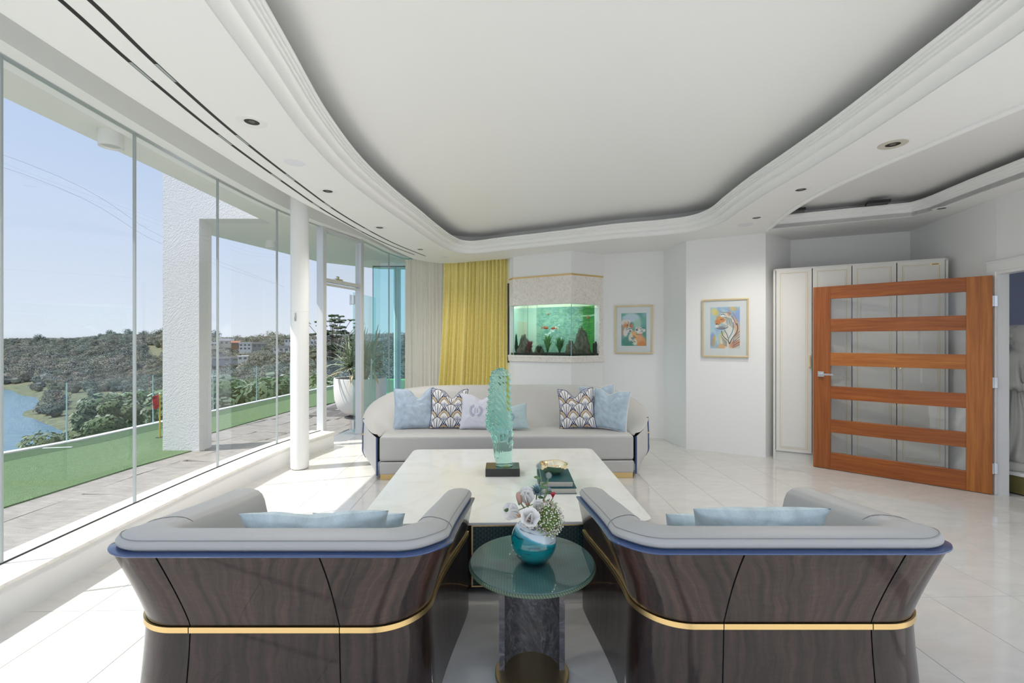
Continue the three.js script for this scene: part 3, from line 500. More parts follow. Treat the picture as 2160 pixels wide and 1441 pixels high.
// cushions on the sofa
const fan = canvasTex(1024, 1024, (g, w) => {
  g.fillStyle = '#e9e6e1'; g.fillRect(0, 0, w, w); const R = w / 5.0, navy = '#27345f', sand = '#cdb693';
  const wx = R * 1.9, wy = R * 0.98;
  for (let r = 9; r >= -1; r--) for (let c = -1; c < 5; c++) {
    const x = c * wx + (r % 2 ? wx / 2 : 0), y = w - r * wy * 0.95 + R * 0.9, kind = (r + 20) % 2; g.save(); g.translate(x, y);
    g.beginPath(); g.moveTo(-wx / 2, 0); g.bezierCurveTo(-wx / 2, -R * 0.75, -wx * 0.2, -R * 1.18, 0, -R * 1.3); g.bezierCurveTo(wx * 0.2, -R * 1.18, wx / 2, -R * 0.75, wx / 2, 0); g.lineTo(0, R * 0.85); g.closePath();
    g.fillStyle = kind ? '#ece9e4' : sand; g.fill(); g.strokeStyle = navy; g.lineWidth = 17; g.stroke();
    if (kind) { for (let k = -4; k <= 4; k++) { const a = k * 0.26; g.save(); g.translate(0, R * 0.8); g.rotate(a); g.beginPath(); g.moveTo(0, 0); g.quadraticCurveTo(13 + 3 * Math.abs(k), -R * 1.2, 0, -R * (1.95 - 0.04 * k * k)); g.quadraticCurveTo(-13 - 3 * Math.abs(k), -R * 1.2, 0, 0); g.fillStyle = k % 2 ? '#f4f1ec' : navy; g.globalAlpha = 1; g.fill(); g.globalAlpha = 1; g.strokeStyle = navy; g.lineWidth = 8; g.stroke(); g.restore(); } }
    else { g.beginPath(); g.moveTo(-wx * 0.33, 0); g.bezierCurveTo(-wx * 0.3, -R * 0.6, -wx * 0.1, -R * 0.85, 0, -R * 0.95); g.bezierCurveTo(wx * 0.1, -R * 0.85, wx * 0.3, -R * 0.6, wx * 0.33, 0); g.lineTo(0, R * 0.6); g.closePath(); g.fillStyle = '#f0ede8'; g.fill(); g.lineWidth = 11; g.stroke(); for (let k = -2; k <= 2; k++) { g.save(); g.translate(0, R * 0.15); g.rotate(k * 0.42); g.beginPath(); g.moveTo(0, 0); g.quadraticCurveTo(16, -R * 0.45, 0, -R * 0.66); g.quadraticCurveTo(-16, -R * 0.45, 0, 0); g.fillStyle = k % 2 ? '#5b6fa5' : navy; g.fill(); g.restore(); } g.beginPath(); g.moveTo(0, R * 0.6); g.lineTo(0, R * 0.1); g.lineWidth = 11; g.stroke(); }
    g.restore();
  }
});
const fanM = std({ map: fan, roughness: 0.85 });
const monogram = (bg, ink) => std({ map: canvasTex(512, 512, (g, w) => {
  g.fillStyle = bg; g.fillRect(0, 0, w, w); g.strokeStyle = ink; g.lineWidth = 7; g.globalAlpha = 1; g.translate(-w * 0.06, 0);
  for (const s of [-1, 1]) for (let k = 0; k < 9; k++) { const a = Math.PI / 2 + s * (0.45 + k * 0.27), x = w * 0.5 + Math.cos(a) * 84, y = w * 0.5 + Math.sin(a) * 84; g.save(); g.translate(x, y); g.rotate(a + s * 0.5); g.beginPath(); g.ellipse(0, 0, 20, 7, 0, 0, 7); g.stroke(); g.restore(); }
  g.font = '96px serif'; g.fillStyle = ink; g.textAlign = 'center'; g.textBaseline = 'middle'; g.fillText('JI', w / 2, w / 2);
}), roughness: 0.85 });
pillow('large ice-blue velvet cushion with a pinched top at the window end of the sofa', [-1.12, 0.685, -5.20], [0.16, -0.30, 0.02], 0.455, 0.47, 0.16, M.iceBlue, { chop: 0.11, lean: 0.25, wr: 0.014, seed: 31 }, M.iceBlue);
pillow('navy and sand fan-patterned cushion next to the ice-blue one at the window end', [-0.72, 0.68, -5.20], [0.05, -0.30, -0.02], 0.42, 0.46, 0.15, fanM, { chop: 0.10, lean: 0.15, wr: 0.02, seed: 36 }, std({ color: rgb(0.08, 0.10, 0.2), roughness: 0.8 }));
pillow('pale lavender-white monogrammed cushion half behind the glass sculpture', [-0.375, 0.655, -5.15], [-0.02, -0.30, -0.03], 0.42, 0.41, 0.15, monogram('#d6d6e0', '#9a9cb4'), { chop: 0.055, lean: 0.1, wr: 0.012, seed: 42 });
pillow('small aqua monogrammed cushion right of the glass sculpture on the sofa', [-0.02, 0.60, -5.08], [0.0, -0.28, 0.09], 0.40, 0.29, 0.12, monogram('#b3c6c8', '#7a94a6'), { chop: 0.02, wr: 0.01, seed: 47 });
pillow('navy and sand fan-patterned cushion at the far right end of the sofa', [0.735, 0.685, -5.19], [-0.10, -0.30, 0.06], 0.405, 0.46, 0.15, fanM, { chop: 0.09, lean: -0.05, wr: 0.02, seed: 52 }, std({ color: rgb(0.10, 0.12, 0.24), roughness: 0.8 }));
pillow('ice-blue cushion with white piping leaning on the right sofa arm', [1.10, 0.685, -5.10], [-0.62, -0.22, -0.04], 0.43, 0.455, 0.15, M.iceBlueR, { chop: 0.05, lean: -0.15, wr: 0.012, seed: 57 }, white);
pillow('ice-blue cushion with white piping behind the others, only its top corner showing', [1.0, 0.71, -5.33], [-0.35, -0.25, 0.1], 0.42, 0.45, 0.14, M.iceBlueR, { chop: 0.04, wr: 0.02, seed: 63 }, white);

// coffee table
{
  const t = thing('coffee_table', 'large square coffee table with white marble top and teal woven base panels', 'coffee table', -0.058, 0, -3.474, TURN);
  const marble = phy({ map: tex(1024, 1024, (u, v) => { const w = tnoise(u, v, 2, 41, 4), n = tnoise(u + 0.1 * w, v + 0.12 * w, 3, 43, 5), c = Math.pow(1 - Math.abs(tnoise(u + 0.15 * w, v, 1.7, 47, 4)), 16), k = 0.935 + 0.014 * n - 0.025 * c; return [k, k * 0.992, k * (0.965 - 0.015 * c)]; }), roughness: 0.12, ior: 1.5 });
  const hw = 0.85, r = 0.07, sh = []; for (const [cx, cz, a0] of [[hw - r, 0.885 - r, 0], [-hw + r, 0.885 - r, 90], [-hw + r, -0.885 + r, 180], [hw - r, -0.885 + r, 270]]) for (let k = 0; k <= 8; k++) { const a = (a0 + k * 11.25) * Math.PI / 180; sh.push([cx + r * Math.cos(a), cz + r * Math.sin(a)]); }
  const top = slab(sh, 0.402, 0.42, [], 0.004); planarUV(top); mesh('tabletop', top, marble, t);
  mesh('body', rbox(1.6, 0.37, 1.70, 0.01, 0, 0.215, 0), walnutDark, t);
  const weave = std({ map: tex(512, 512, (u, v) => { const a = Math.sin(u * Math.PI * 2 * 60), b = Math.sin((v + (Math.floor(u * 60) % 2) * 0.012) * Math.PI * 2 * 40), k = 0.55 + 0.25 * a * 0.6 + 0.3 * b * Math.abs(a); return [0.16 * k + 0.02, 0.36 * k + 0.03, 0.36 * k + 0.035]; }), roughness: 0.35 });
  const panel = (x, w, z, ry = 0) => { const g = fit(new THREE.Group(), 'woven_panel', t); g.position.set(x, 0, z); g.rotation.y = ry; mesh('weave', box(w, 0.335, 0.012, 0, 0.225, 0), weave, g); mesh('brass_edge', [box(w + 0.016, 0.008, 0.018, 0, 0.396, 0), box(w + 0.016, 0.008, 0.018, 0, 0.050, 0), box(0.008, 0.34, 0.018, -w / 2 - 0.004, 0.225, 0), box(0.008, 0.34, 0.018, w / 2 + 0.004, 0.225, 0)], M.brass, g); };
  panel(0.13, 0.64, 0.862); panel(-0.13, 0.64, -0.862, Math.PI); panel(-0.81, 0.9, 0, -Math.PI / 2); panel(0.81, 0.9, 0, Math.PI / 2);
  mesh('plinth', box(1.5, 0.03, 1.6, 0, 0.015, 0), M.dark, t);
}

// carved glass sculpture on its black block
{
  const t = thing('glass_sculpture', 'tall carved aqua glass sculpture with feathered ridges on a black block', 'sculpture', -0.073, 0.42, -3.55, 0.02);
  mesh('block', rbox(0.262, 0.06, 0.185, 0.002, 0, 0.03, 0), phy({ color: rgb(0.012, 0.013, 0.013), roughness: 0.25, clearcoat: 0.6, clearcoatRoughness: 0.1 }), t);
  const K = [[0, -0.070, 0.070], [0.09, -0.078, 0.070], [0.17, -0.086, 0.072], [0.25, -0.105, 0.072], [0.29, -0.136, 0.070], [0.325, -0.140, 0.068], [0.37, -0.136, 0.062], [0.44, -0.128, 0.054], [0.52, -0.122, 0.050], [0.59, -0.114, 0.046], [0.65, -0.108, 0.046], [0.70, -0.100, 0.043], [0.735, -0.084, 0.028], [0.755, -0.055, 0.0], [0.762, -0.03, -0.025]];
  const at = (y) => { for (let i = 1; i < K.length; i++) if (y <= K[i][0]) { const k = (y - K[i - 1][0]) / (K[i][0] - K[i - 1][0]), q = k * k * (3 - 2 * k); return [mix(K[i - 1][1], K[i][1], q), mix(K[i - 1][2], K[i][2], q)]; } return K[K.length - 1].slice(1); };
  const g = grid((u, v) => {
    const y = 0.762 * (v < 0.9 ? v * 1.03 : 0.927 + 0.073 * Math.sin((v - 0.9) / 0.1 * Math.PI / 2)), [l, r] = at(y), a = u * Math.PI * 2, cx = (l + r) / 2 + 0.012, hw = (r - l) / 2, dz = hw * 0.62;
    const ca = Math.cos(a), sa = Math.sin(a), X = ca * Math.pow(Math.abs(ca), -0.25), Z = sa * Math.pow(Math.abs(sa) + 1e-6, -0.2);
    const saw = (q) => { const f = q - Math.floor(q); return f < 0.75 ? f / 0.75 : (1 - f) / 0.25; };
    let d = 0; const px = ca, up = sstep(y, 0.27, 0.33);
    const diag = saw(y * 21 + px * 2.3 + 0.5 * Math.sin(px * 2)), scale = saw(y * 20 - px * 3 + 1.5 * Math.sin(a * 2)), flute = saw(a * 4.2 + y * 4);
    d += up * (0.015 * diag + 0.008 * scale * sstep(-px, -0.2, 0.8));
    d += (1 - up) * sstep(y, 0.02, 0.1) * (0.009 * flute * sstep(-px, -0.35, 0.4) + 0.010 * saw(y * 13 - px * 2.6) * sstep(px, 0.05, 0.6) * sstep(y, 0.12, 0.2));
    const k = v === 0 || v === 1 ? 0 : 1 + d / hw - 0.06; return [cx + hw * X * k * 0.98, 0.06 + y, dz * Z * k];
  }, 150, 220, true);
  { const ix = g.index.array; for (let k = 0; k < ix.length; k += 3) { const q = ix[k]; ix[k] = ix[k + 1]; ix[k + 1] = q; } g.computeVertexNormals(); }
  mesh('carved_glass', g, phy({ color: rgb(0.93, 1.0, 0.98), roughness: 0.03, transmission: 1, thickness: 0.08, ior: 1.32, attenuationColor: rgb(0.35, 0.82, 0.68), attenuationDistance: 0.2 }), t);
}

// two teal books and a gold bowl
{
  const cover = BY(0.012, 0.085, 0.10, 0.45), pages = std({ map: tex(64, 256, (u, v) => { const k = 0.80 + 0.06 * noise3(0.5, v * 90, 2); return [k, k * 0.965, k * 0.9]; }), roughness: 0.9 });
  const book = (label, x, y, z, w, h, d, ry) => {
    const t = thing('book', label, 'book', x, y, z, ry, 'teal books stacked on the coffee table');
    mesh('cover', [box(w, 0.003, d, 0, 0.0015, 0), box(w, 0.003, d, 0, h - 0.0015, 0), rbox(0.004, h, d, 0.002, -w / 2 + 0.001, h / 2, 0)], cover, t);
    mesh('pages', box(w - 0.010, h - 0.006, d - 0.010, 0.0, h / 2, 0), pages, t);
  };
  book('lower teal cloth book of the pair, directly on the marble tabletop', 0.312, 0.42, -3.22, 0.242, 0.040, 0.31, 0.02);
  book('upper teal cloth book of the pair, directly under the gold bowl', 0.302, 0.46, -3.24, 0.232, 0.040, 0.31, 0.0);
  const t = thing('bowl', 'polished gold bowl with a wavy rim on the teal books', 'bowl', 0.297, 0.50, -3.27);
  const prof = [[0.0, 0.004], [0.04, 0.004], [0.066, 0.012], [0.09, 0.034], [0.102, 0.058], [0.105, 0.070], [0.102, 0.075], [0.096, 0.071], [0.091, 0.058], [0.08, 0.036], [0.058, 0.018], [0.02, 0.011], [0, 0.0105]];
  mesh('bowl_body', grid((u, v) => { const j = v * (prof.length - 1), i = Math.min(prof.length - 2, Math.floor(j)), k = j - i, q = k, r = mix(prof[i][0], prof[i + 1][0], q), y = mix(prof[i][1], prof[i + 1][1], q), a = u * Math.PI * 2, wv = Math.pow(r / 0.108, 2); return [r * Math.cos(a) * (1 + 0.025 * wv * Math.sin(a * 3 + 1)), y + 0.004 * wv * Math.sin(a * 4), r * Math.sin(a) * 0.9 * (1 + 0.05 * wv * Math.sin(a * 3 + 1))]; }, 90, 72, true), M.goldPolish, t);
  mesh('foot', cyl(0.034, 0.036, 0.006, 0, 0, 0, 32), M.goldPolish, t);
}

// round side table
{
  const t = thing('side_table', 'round side table with glass-topped teal weave, grey stone stem and brass base', 'side table', 0.087, 0, -1.98);
  const weave = phy({ map: tex(1024, 1024, (u, v) => {
    const c = u * 46, row = v * 66, col = Math.floor(c), f = c - col, tw = Math.sin((row + (col % 2) * 0.5) * Math.PI * 2), edge = Math.sin(f * Math.PI), hole = edge * tw > 0.62 ? 0 : 1, k = (0.62 + 0.45 * edge + 0.2 * tw) * (0.2 + 0.8 * hole), n = 1 + 0.2 * tnoise(u, v, 3, 71, 3);
    return [0.24 * k * n, 0.42 * k * n, 0.40 * k * n];
  }), roughness: 0.5, clearcoat: 1, clearcoatRoughness: 0.01 });
  const topG = lathe([[0, 0.48], [0.255, 0.48], [0.266, 0.483], [0.268, 0.49], [0.268, 0.496], [0.266, 0.5], [0, 0.5]], 96); planarUV(topG); { const uv = topG.attributes.uv; for (let i = 0; i < uv.count; i++) uv.setXY(i, uv.getX(i) / 0.54 + 0.5, uv.getY(i) / 0.54 + 0.5); }
  mesh('tabletop', topG, weave, t);
  const twist = std({ map: tex(512, 64, (u, v) => { const k = 0.6 + 0.4 * Math.sin((u * 150 + v * 2) * Math.PI * 2); return [0.28 * k + 0.16, 0.33 * k + 0.2, 0.27 * k + 0.16]; }, { rx: 1, ry: 1 }), roughness: 0.5 });
  mesh('rope_edge', new THREE.TorusGeometry(0.267, 0.0075, 10, 160).rotateX(Math.PI / 2).translate(0, 0.487, 0), twist, t);
  const stone = phy({ map: tex(768, 512, (u, v) => { const w = tnoise(u, v, 2.5, 81, 3), w2 = tnoise(u + 0.2 * w, v - 0.2 * w, 4, 84, 4), n = tnoise(u + 0.25 * w2, v + 0.3 * w, 5, 88, 5), k = 0.30 + 0.22 * Math.abs(n) + 0.10 * Math.pow(1 - Math.abs(w2), 4); return [k, k * 0.975, k * 1.0]; }), roughness: 0.18 });
  const R1 = 0.143, R0 = 0.119, sh = []; for (let k = 0; k <= 40; k++) { const a = Math.PI + k / 40 * Math.PI; sh.push([R1 * Math.cos(a), R1 * Math.sin(a)]); } for (let k = 40; k >= 0; k--) { const a = Math.PI + k / 40 * Math.PI; sh.push([R0 * Math.cos(a), R0 * Math.sin(a)]); }
  const st = slab(sh, 0.018, 0.48); { const p = st.attributes.position, uv = st.attributes.uv; for (let i = 0; i < p.count; i++) uv.setXY(i, (Math.atan2(p.getZ(i), p.getX(i)) * 0.14 + p.getX(i) * 0.5) * 2, p.getY(i) * 2); }
  mesh('stem', st, stone, t);
  const brushed = std({ color: rgb(0.55, 0.43, 0.24), metalness: 1, roughness: 0.4 });
  mesh('base', lathe([[0, 0], [0.158, 0], [0.160, 0.003], [0.160, 0.015], [0.157, 0.018], [0, 0.018]], 80), brushed, t);
}
// ------------------------------------------------------------ along the walls
// white round column by the kerb
{
  const c = struct('column', lathe([[0, 0], [0.08, 0], [0.094, 0.012], [0.097, 0.03], [0.097, 3.45], [0, 3.45]], 48), M.paint); c.position.set(-2.42, 0, -5.19);
  mesh('collar', lathe([[0.0972, 1.79], [0.0995, 1.792], [0.0995, 1.797], [0.0972, 1.799]], 48), M.paint, c);
  mesh('hook', [tube([[0.0, 1.68, 0.096], [0.004, 1.70, 0.106], [0.006, 1.74, 0.108], [0.0, 1.765, 0.1]], 0.008, 16, 8), rbox(0.02, 0.05, 0.012, 0.004, -0.004, 1.70, 0.097)], M.silicone, c);
}
// downlights and speakers in the soffit
{
  const black = M.black, ringM = M.gloss, DOWN = 1.8;
  const light = (label, x, z, r = 0.085, tone, k = 1) => {
    const t = thing('downlight', label, 'downlight', x, 2.8, z, 0, 'recessed ceiling downlights');
    mesh('trim_ring', lathe([[r * 0.5, -0.0005], [r * 0.52, -0.004], [r * 0.95, -0.004], [r, -0.001], [r, 0]], 40), tone ?? ringM, t);
    mesh('lamp_recess', lathe([[r * 0.2, 0.0], [r * 0.5, -0.0015]], 32), black, t);
    mesh('lamp_lens', lathe([[0, -0.0012], [r * 0.2, -0.001]], 20), std({ color: rgb(0.02, 0.02, 0.02), roughness: 0.4, emissive: rgb(1, 0.95, 0.86), emissiveIntensity: 0.03 }), t);
    if (!k) return t;
    const s = new THREE.SpotLight(rgb(1, 0.965, 0.91), DOWN * k, 0, 1.35, 1, 2); s.position.set(x, 2.735, z); s.target.position.set(x, 0, z); s.castShadow = true; s.shadow.radius = 3; s.name = 'downlight_beam'; scene.add(s, s.target); return t;
  };
  const beige = BY(0.58, 0.55, 0.47, 0.5);
  light('black-centred downlight nearest the top left, beside the long ceiling slots', -1.60, -2.80);
  light('black-centred downlight second along the window-side ceiling slots', -1.655, -4.09);
  light('black-centred downlight third along the window-side ceiling slots', -1.57, -5.40);
  light('black-centred downlight where the ceiling slots end near the curtains', -1.345, -6.68);
  light('beige-ringed downlight, largest in the right soffit', 2.61, -3.12, 0.085, beige);
  light('downlight in the right soffit between the beige one and the corner', 2.57, -4.05);
  light('downlight in the right soffit by the corner of the curved cornice', 2.67, -4.97);
  light('downlight over the wardrobe side of the second ceiling recess', 4.36, -4.62, 0.075, undefined, 0);
  const spk = (label, x, z, r) => { const t = thing('ceiling_speaker', label, 'speaker', x, 2.8, z, 0, 'round white ceiling speakers'); mesh('grille', lathe([[0, -0.004], [r * 0.9, -0.004], [r, -0.001], [r, 0]], 40), std({ color: rgb(0.80, 0.80, 0.85), roughness: 0.6 }), t); };
  spk('round white ceiling speaker between the first two window-side downlights', -1.645, -3.44, 0.075);
  spk('round white ceiling speaker above the curtains', -1.07, -7.3, 0.06);
  spk('round white ceiling speaker beside the corner downlight of the right soffit', 2.70, -5.27, 0.085);
}
// curtains
{
  const drape = (name, label, pts, y0, y1, folds, amp, mat, seed, flare = 0) => {
    const t = thing(name, label, 'curtain', 0, 0, 0);
    const p = spline(pts, 400), n = normals2(p, false), L = p.length - 1;
    mesh('cloth', grid((u, v) => {
      const i = Math.round(u * L), a = u * folds * Math.PI * 2 + 2.4 * fbm(u * 7, seed, 0, 3) + 0.25 * Math.sin(v * 3 + u * 30), d = amp * (0.55 + 0.45 * v * 0 + 0.5 * (1 - v) + 0.5 * fbm(u * 16, 3 + seed, v * 0.8, 2)) * Math.sin(a) + 0.012 * fbm(u * 50, v * 1.5, seed, 2);
      const s = flare * (1 - v) * (1 - v) * (u - 1);
      return [p[i][0] + n[i][0] * d + s, mix(y0, y1, v), p[i][1] + n[i][1] * d, u * 6, v * 3];
    }, L, 26), mat, t);
    mesh('hem_band', grid((u, v) => { const i = Math.round(u * L), vv = 0.80 + 0.006 * v, a = u * folds * Math.PI * 2 + 2.4 * fbm(u * 7, seed, 0, 3) + 0.25 * Math.sin(vv * 3 + u * 30), d = amp * (0.55 + 0.5 * (1 - vv) + 0.5 * fbm(u * 16, 3 + seed, vv * 0.8, 2)) * Math.sin(a) + 0.012 * fbm(u * 50, vv * 1.5, seed, 2) + 0.005; const s = flare * (1 - vv) * (1 - vv) * (u - 1); return [p[i][0] + n[i][0] * d + s, mix(y0, y1, vv), p[i][1] + n[i][1] * d]; }, L, 1), mat, t);
    return t;
  };
  const sheer = phy({ map: tex(128, 256, (u, v) => { const n = 1 + 0.03 * tnoise(u, v, 20, 91, 2); return [1.0 * n, 0.965 * n, 0.92 * n]; }), roughness: 1, transmission: 0.2, thickness: 0 });
  const gold = std({ map: tex(256, 512, (u, v) => { const n = 1 + 0.06 * tnoise(u, v, 24, 95, 3) + 0.04 * tnoise(u, v, 90, 96, 1, 6); return [0.99 * n, 0.93 * n, 0.63 * n]; }), roughness: 0.55 });
  drape('sheer_curtain', 'pale cream sheer curtain gathered between the last window and the yellow drape', [[-1.98, -8.42], [-1.65, -8.36], [-1.25, -8.22], [-1.15, -8.18]], 0.02, 2.96, 11, 0.035, sheer, 4);
  drape('yellow_drape', 'heavy yellow silk drape in deep folds beside the fish tank', [[-1.2, -8.02], [-0.8, -7.95], [-0.4, -7.80], [-0.12, -7.66], [-0.01, -7.58]], 0.02, 2.96, 17, 0.058, gold, 9, 0.16);
}
// fish tank built into the wall
{
  const t = thing('fish_tank', 'angled aquarium set into the wall under a pale stone band with gold trim', 'aquarium', 0, 0, 0);
  const mosaic = std({ map: tex(1024, 512, (u, v) => { const cx = Math.floor(u * 60), cy = Math.floor(v * 44), h = noise3(cx * 1.7, cy * 2.3, 3), h2 = noise3(cx * 0.9 + 40, cy * 3.1, 8), e = Math.min(Math.abs(u * 60 - cx - 0.5), Math.abs(v * 44 - cy - 0.5)) > 0.44 ? 0.96 : 1, k = (0.945 + 0.02 * h + 0.03 * h2) * e, d = h2 < -0.7 ? 0.965 : 1; return [k * d, k * 0.97 * d, k * 0.935 * d]; }), roughness: 0.6 });
  const face = [[-0.035, -7.42], [0.023, -7.28], W.B, W.C, [1.42, -7.11]], pts = face.slice(0, 4);
  const band = sweep(face, [[-0.1, 2.02], [0.012, 2.02], [0.012, 2.44], [-0.1, 2.44]], { crease: 0.3 }); { const uv = band.attributes.uv; for (let i = 0; i < uv.count; i++) uv.setXY(i, uv.getX(i) / 1.2, uv.getY(i) / 1.0); }
  mesh('stone_band', band, mosaic, t);
  mesh('gold_trim', sweep(face, [[-0.1, 2.44], [0.016, 2.44], [0.016, 2.465], [-0.1, 2.465]], { crease: 0.3 }), M.brass, t);
  const ledge = sweep(face, [[-0.3, 1.13], [0.02, 1.13], [0.028, 1.135], [0.03, 1.19], [0.034, 1.2], [0.034, 1.226], [0.028, 1.23], [-0.3, 1.23]], { crease: 0.3 }); { const uv = ledge.attributes.uv; for (let i = 0; i < uv.count; i++) uv.setXY(i, uv.getX(i) / 1.2, uv.getY(i) / 1.0); }
  mesh('stone_ledge', ledge, mosaic, t);
  const post = sweep([[1.345, -7.066], W.C], [[-0.1, 1.23], [0.012, 1.23], [0.012, 2.02], [-0.1, 2.02]], { crease: 0.3 }); mesh('stone_post', post, mosaic, t);
  const glassT = phy({ color: rgb(0.90, 0.97, 0.94), roughness: 0, transmission: 1, thickness: 0, ior: 1.33 });
  const ip = offset(pts, -0.004), seg = (a, b) => sweep([a, b], [[0, 1.23], [0, 2.02]], { closedProf: false });
  mesh('pane', seg(ip[0], ip[1]), glassT, t); mesh('pane', seg(ip[1], ip[2]), glassT, t); mesh('pane', seg(ip[2], [1.345, -7.07]), glassT, t);
  for (const p of [ip[1], ip[2]]) mesh('glass_seam', cyl(0.005, 0.005, 0.79, p[0], 1.23, p[1], 8), std({ color: rgb(0.35, 0.55, 0.58), roughness: 0.3 }), t);
  // gravel bed, water surface, back panel
  const inner = [[-0.02, -7.41], [0.03, -7.29], [0.884, -6.80], [1.39, -7.10], [1.30, -7.60], [0.2, -7.95]];
  mesh('gravel_bed', slab(inner, 1.23, 1.262), std({ map: tex(128, 128, (u, v) => { const n = 0.16 + 0.12 * noise3(u * 60, v * 60, 2); return [n, n, n * 0.8]; }), roughness: 1 }), t);
  mesh('water_surface', slab(inner, 1.965, 1.97), phy({ color: rgb(0.75, 0.9, 0.95), roughness: 0.02, transmission: 1, thickness: 0 }), t);
  const back = std({ map: canvasTex(1024, 640, (g, w, h) => { // printed aquarium background: blurred greenery, a pale opening at the left
    g.fillStyle = '#a9c9b6'; g.fillRect(0, 0, w, h);
    g.fillStyle = '#e3efd9'; g.fillRect(0, 0, w * 0.36, h); g.fillStyle = '#e6dfc2'; g.fillRect(w * 0.14, h * 0.36, w * 0.15, h * 0.3); g.fillStyle = '#b3cbb4'; g.fillRect(w * 0.285, 0, 8, h); g.fillRect(w * 0.36, 0, 12, h);
    for (let i = 0; i < 1300; i++) { const x = w * (0.37 + 0.4 * rnd()), y = h * (0.1 + 0.9 * rnd()), r = 6 + 16 * rnd(), q = rnd(); g.globalAlpha = 0.35; g.fillStyle = q < 0.45 ? '#6f9e8a' : q < 0.7 ? '#a9cf9f' : q < 0.9 ? '#7fae9c' : '#cfe3b4'; g.beginPath(); g.ellipse(x, y, r, r * 0.55, rnd() * 3, 0, 7); g.fill(); }
    g.globalAlpha = 1; g.fillStyle = '#4f9a4a'; g.fillRect(w * 0.72, 0, w * 0.28, h);
    for (let i = 0; i < 700; i++) { const x = w * (0.7 + 0.3 * rnd()), y = h * rnd(), q = rnd(); g.globalAlpha = 0.45; g.fillStyle = q < 0.4 ? '#3c8238' : q < 0.7 ? '#74b84c' : q < 0.9 ? '#2f6f3f' : '#a3bd4a'; g.beginPath(); g.ellipse(x, y, 24 * rnd() + 6, 5, -0.2, 0, 7); g.fill(); }
    g.globalAlpha = 1; g.fillStyle = '#d3e6c8'; g.fillRect(w * 0.37, 0, w * 0.63, h * 0.07); g.fillStyle = '#bcd6ac'; g.fillRect(w * 0.7, h * 0.24, w * 0.3, h * 0.03);
    g.fillStyle = '#f2f7ef'; for (let i = 0; i < 30; i++) { const k = i / 30; g.beginPath(); g.ellipse(w * (0.42 + 0.10 * k + 0.02 * rnd()), h * (0.62 - 0.2 * k + 0.05 * rnd()), 12, 5, -0.6, 0, 7); g.fill(); }
  }), roughness: 0.5 });
  const bp = [[-0.03, -7.44], [0.2, -7.96], [1.30, -7.62], [1.41, -7.12]]; const bl = [0]; for (let i = 1; i < 4; i++) bl.push(bl[i - 1] + Math.hypot(bp[i][0] - bp[i - 1][0], bp[i][1] - bp[i - 1][1]));
  { const g = sweep(bp, [[0, 1.23], [0, 2.1]], { closedProf: false, crease: 0.2 }), uv = g.attributes.uv; for (let i = 0; i < uv.count; i++) uv.setXY(i, uv.getX(i) / bl[3], uv.getY(i) / 0.87); mesh('back_panel', g, back, t); }
  mesh('housing', [slab(inner, 2.3, 2.32), sweep(offset(bp, -0.03), [[0, 1.1], [-0.02, 1.1], [-0.02, 2.4], [0, 2.4]], { crease: 0.2 }), slab(inner, 1.1, 1.225)], M.dark, t);
  // the tank's own lamp: a glowing tube under the hood and the light it gives
  const lampG = cyl(0.014, 0.014, 0.8, 0, -0.4, 0, 12).rotateZ(Math.PI / 2).rotateY(-0.52).translate(0.62, 2.22, -7.30);
  mesh('lamp_tube', lampG, std({ color: rgb(0.9, 0.95, 0.9), emissive: rgb(0.9, 1, 0.92), emissiveIntensity: 2 }), t);
  const ra = new THREE.RectAreaLight(rgb(0.92, 1, 0.9), 9, 0.8, 0.2); ra.position.set(0.62, 2.19, -7.31); ra.rotation.set(-Math.PI / 2, 0, -0.52); scene.add(ra); ra.name = 'aquarium_lamp_light';

  // what lives in it
  const rockM = std({ map: tex(256, 256, (u, v) => { const n = 0.40 + 0.2 * tnoise(u, v, 9, 5, 5); return [n, n * 0.98, n * 0.82]; }), roughness: 1 });
  const rock = (label, x, z, w, h, d, seed) => { const g = new THREE.IcosahedronGeometry(1, 5), p = g.attributes.position; for (let i = 0; i < p.count; i++) { const v = V().fromBufferAttribute(p, i), k = 1 + 0.28 * fbm(v.x * 1.6 + seed, v.y * 1.6, v.z * 1.6, 4), tp = 1 - 0.45 * Math.max(0, v.y); p.setXYZ(i, v.x * k * w * tp, Math.max(-0.2, v.y * k) * h, v.z * k * d * tp); } const m = mergeVertices(g.deleteAttribute('normal') && g); m.computeVertexNormals(); const o = mesh('aquarium_rock', m, rockM); o.position.set(x, 1.26, z); tag(o, label, 'rock'); };
  rock('tall peaked grey rock under water at the right end of the fish tank', 1.10, -7.18, 0.15, 0.40, 0.12, 1);
  rock('low dark rock in front of the peaked rock in the fish tank', 0.90, -6.97, 0.10, 0.20, 0.08, 5);
  rock('knobbly dark rock at the left of the fish tank, plants round it', 0.20, -7.40, 0.13, 0.30, 0.12, 9);
  rock('small speckled rock at the foot of the left rock in the fish tank', 0.43, -7.20, 0.09, 0.12, 0.07, 13);
  const plant = (label, x, z, h, n, mat, spread, seed) => {
    const t = thing('water_plant', label, 'aquatic plant', x, 1.26, z); const leaf = [];
    for (let i = 0; i < n; i++) { const a = rr(0, 6.28), l = h * rr(0.55, 1), b = spread * rr(0.2, 1), w = rr(0.014, 0.028); leaf.push(grid((u, v) => { const r = b * v * v, q = (u - 0.5) * 2 * w * Math.sin(Math.PI * Math.min(1, v + 0.08)); return [Math.cos(a) * r - Math.sin(a) * q, l * v * (1 - 0.15 * v), Math.sin(a) * r + Math.cos(a) * q]; }, 2, 8)); }
    mesh('foliage', leaf, mat, t); mesh('stem', cyl(0.006, 0.003, h * 0.6, 0, 0, 0, 8), mat, t);
  };
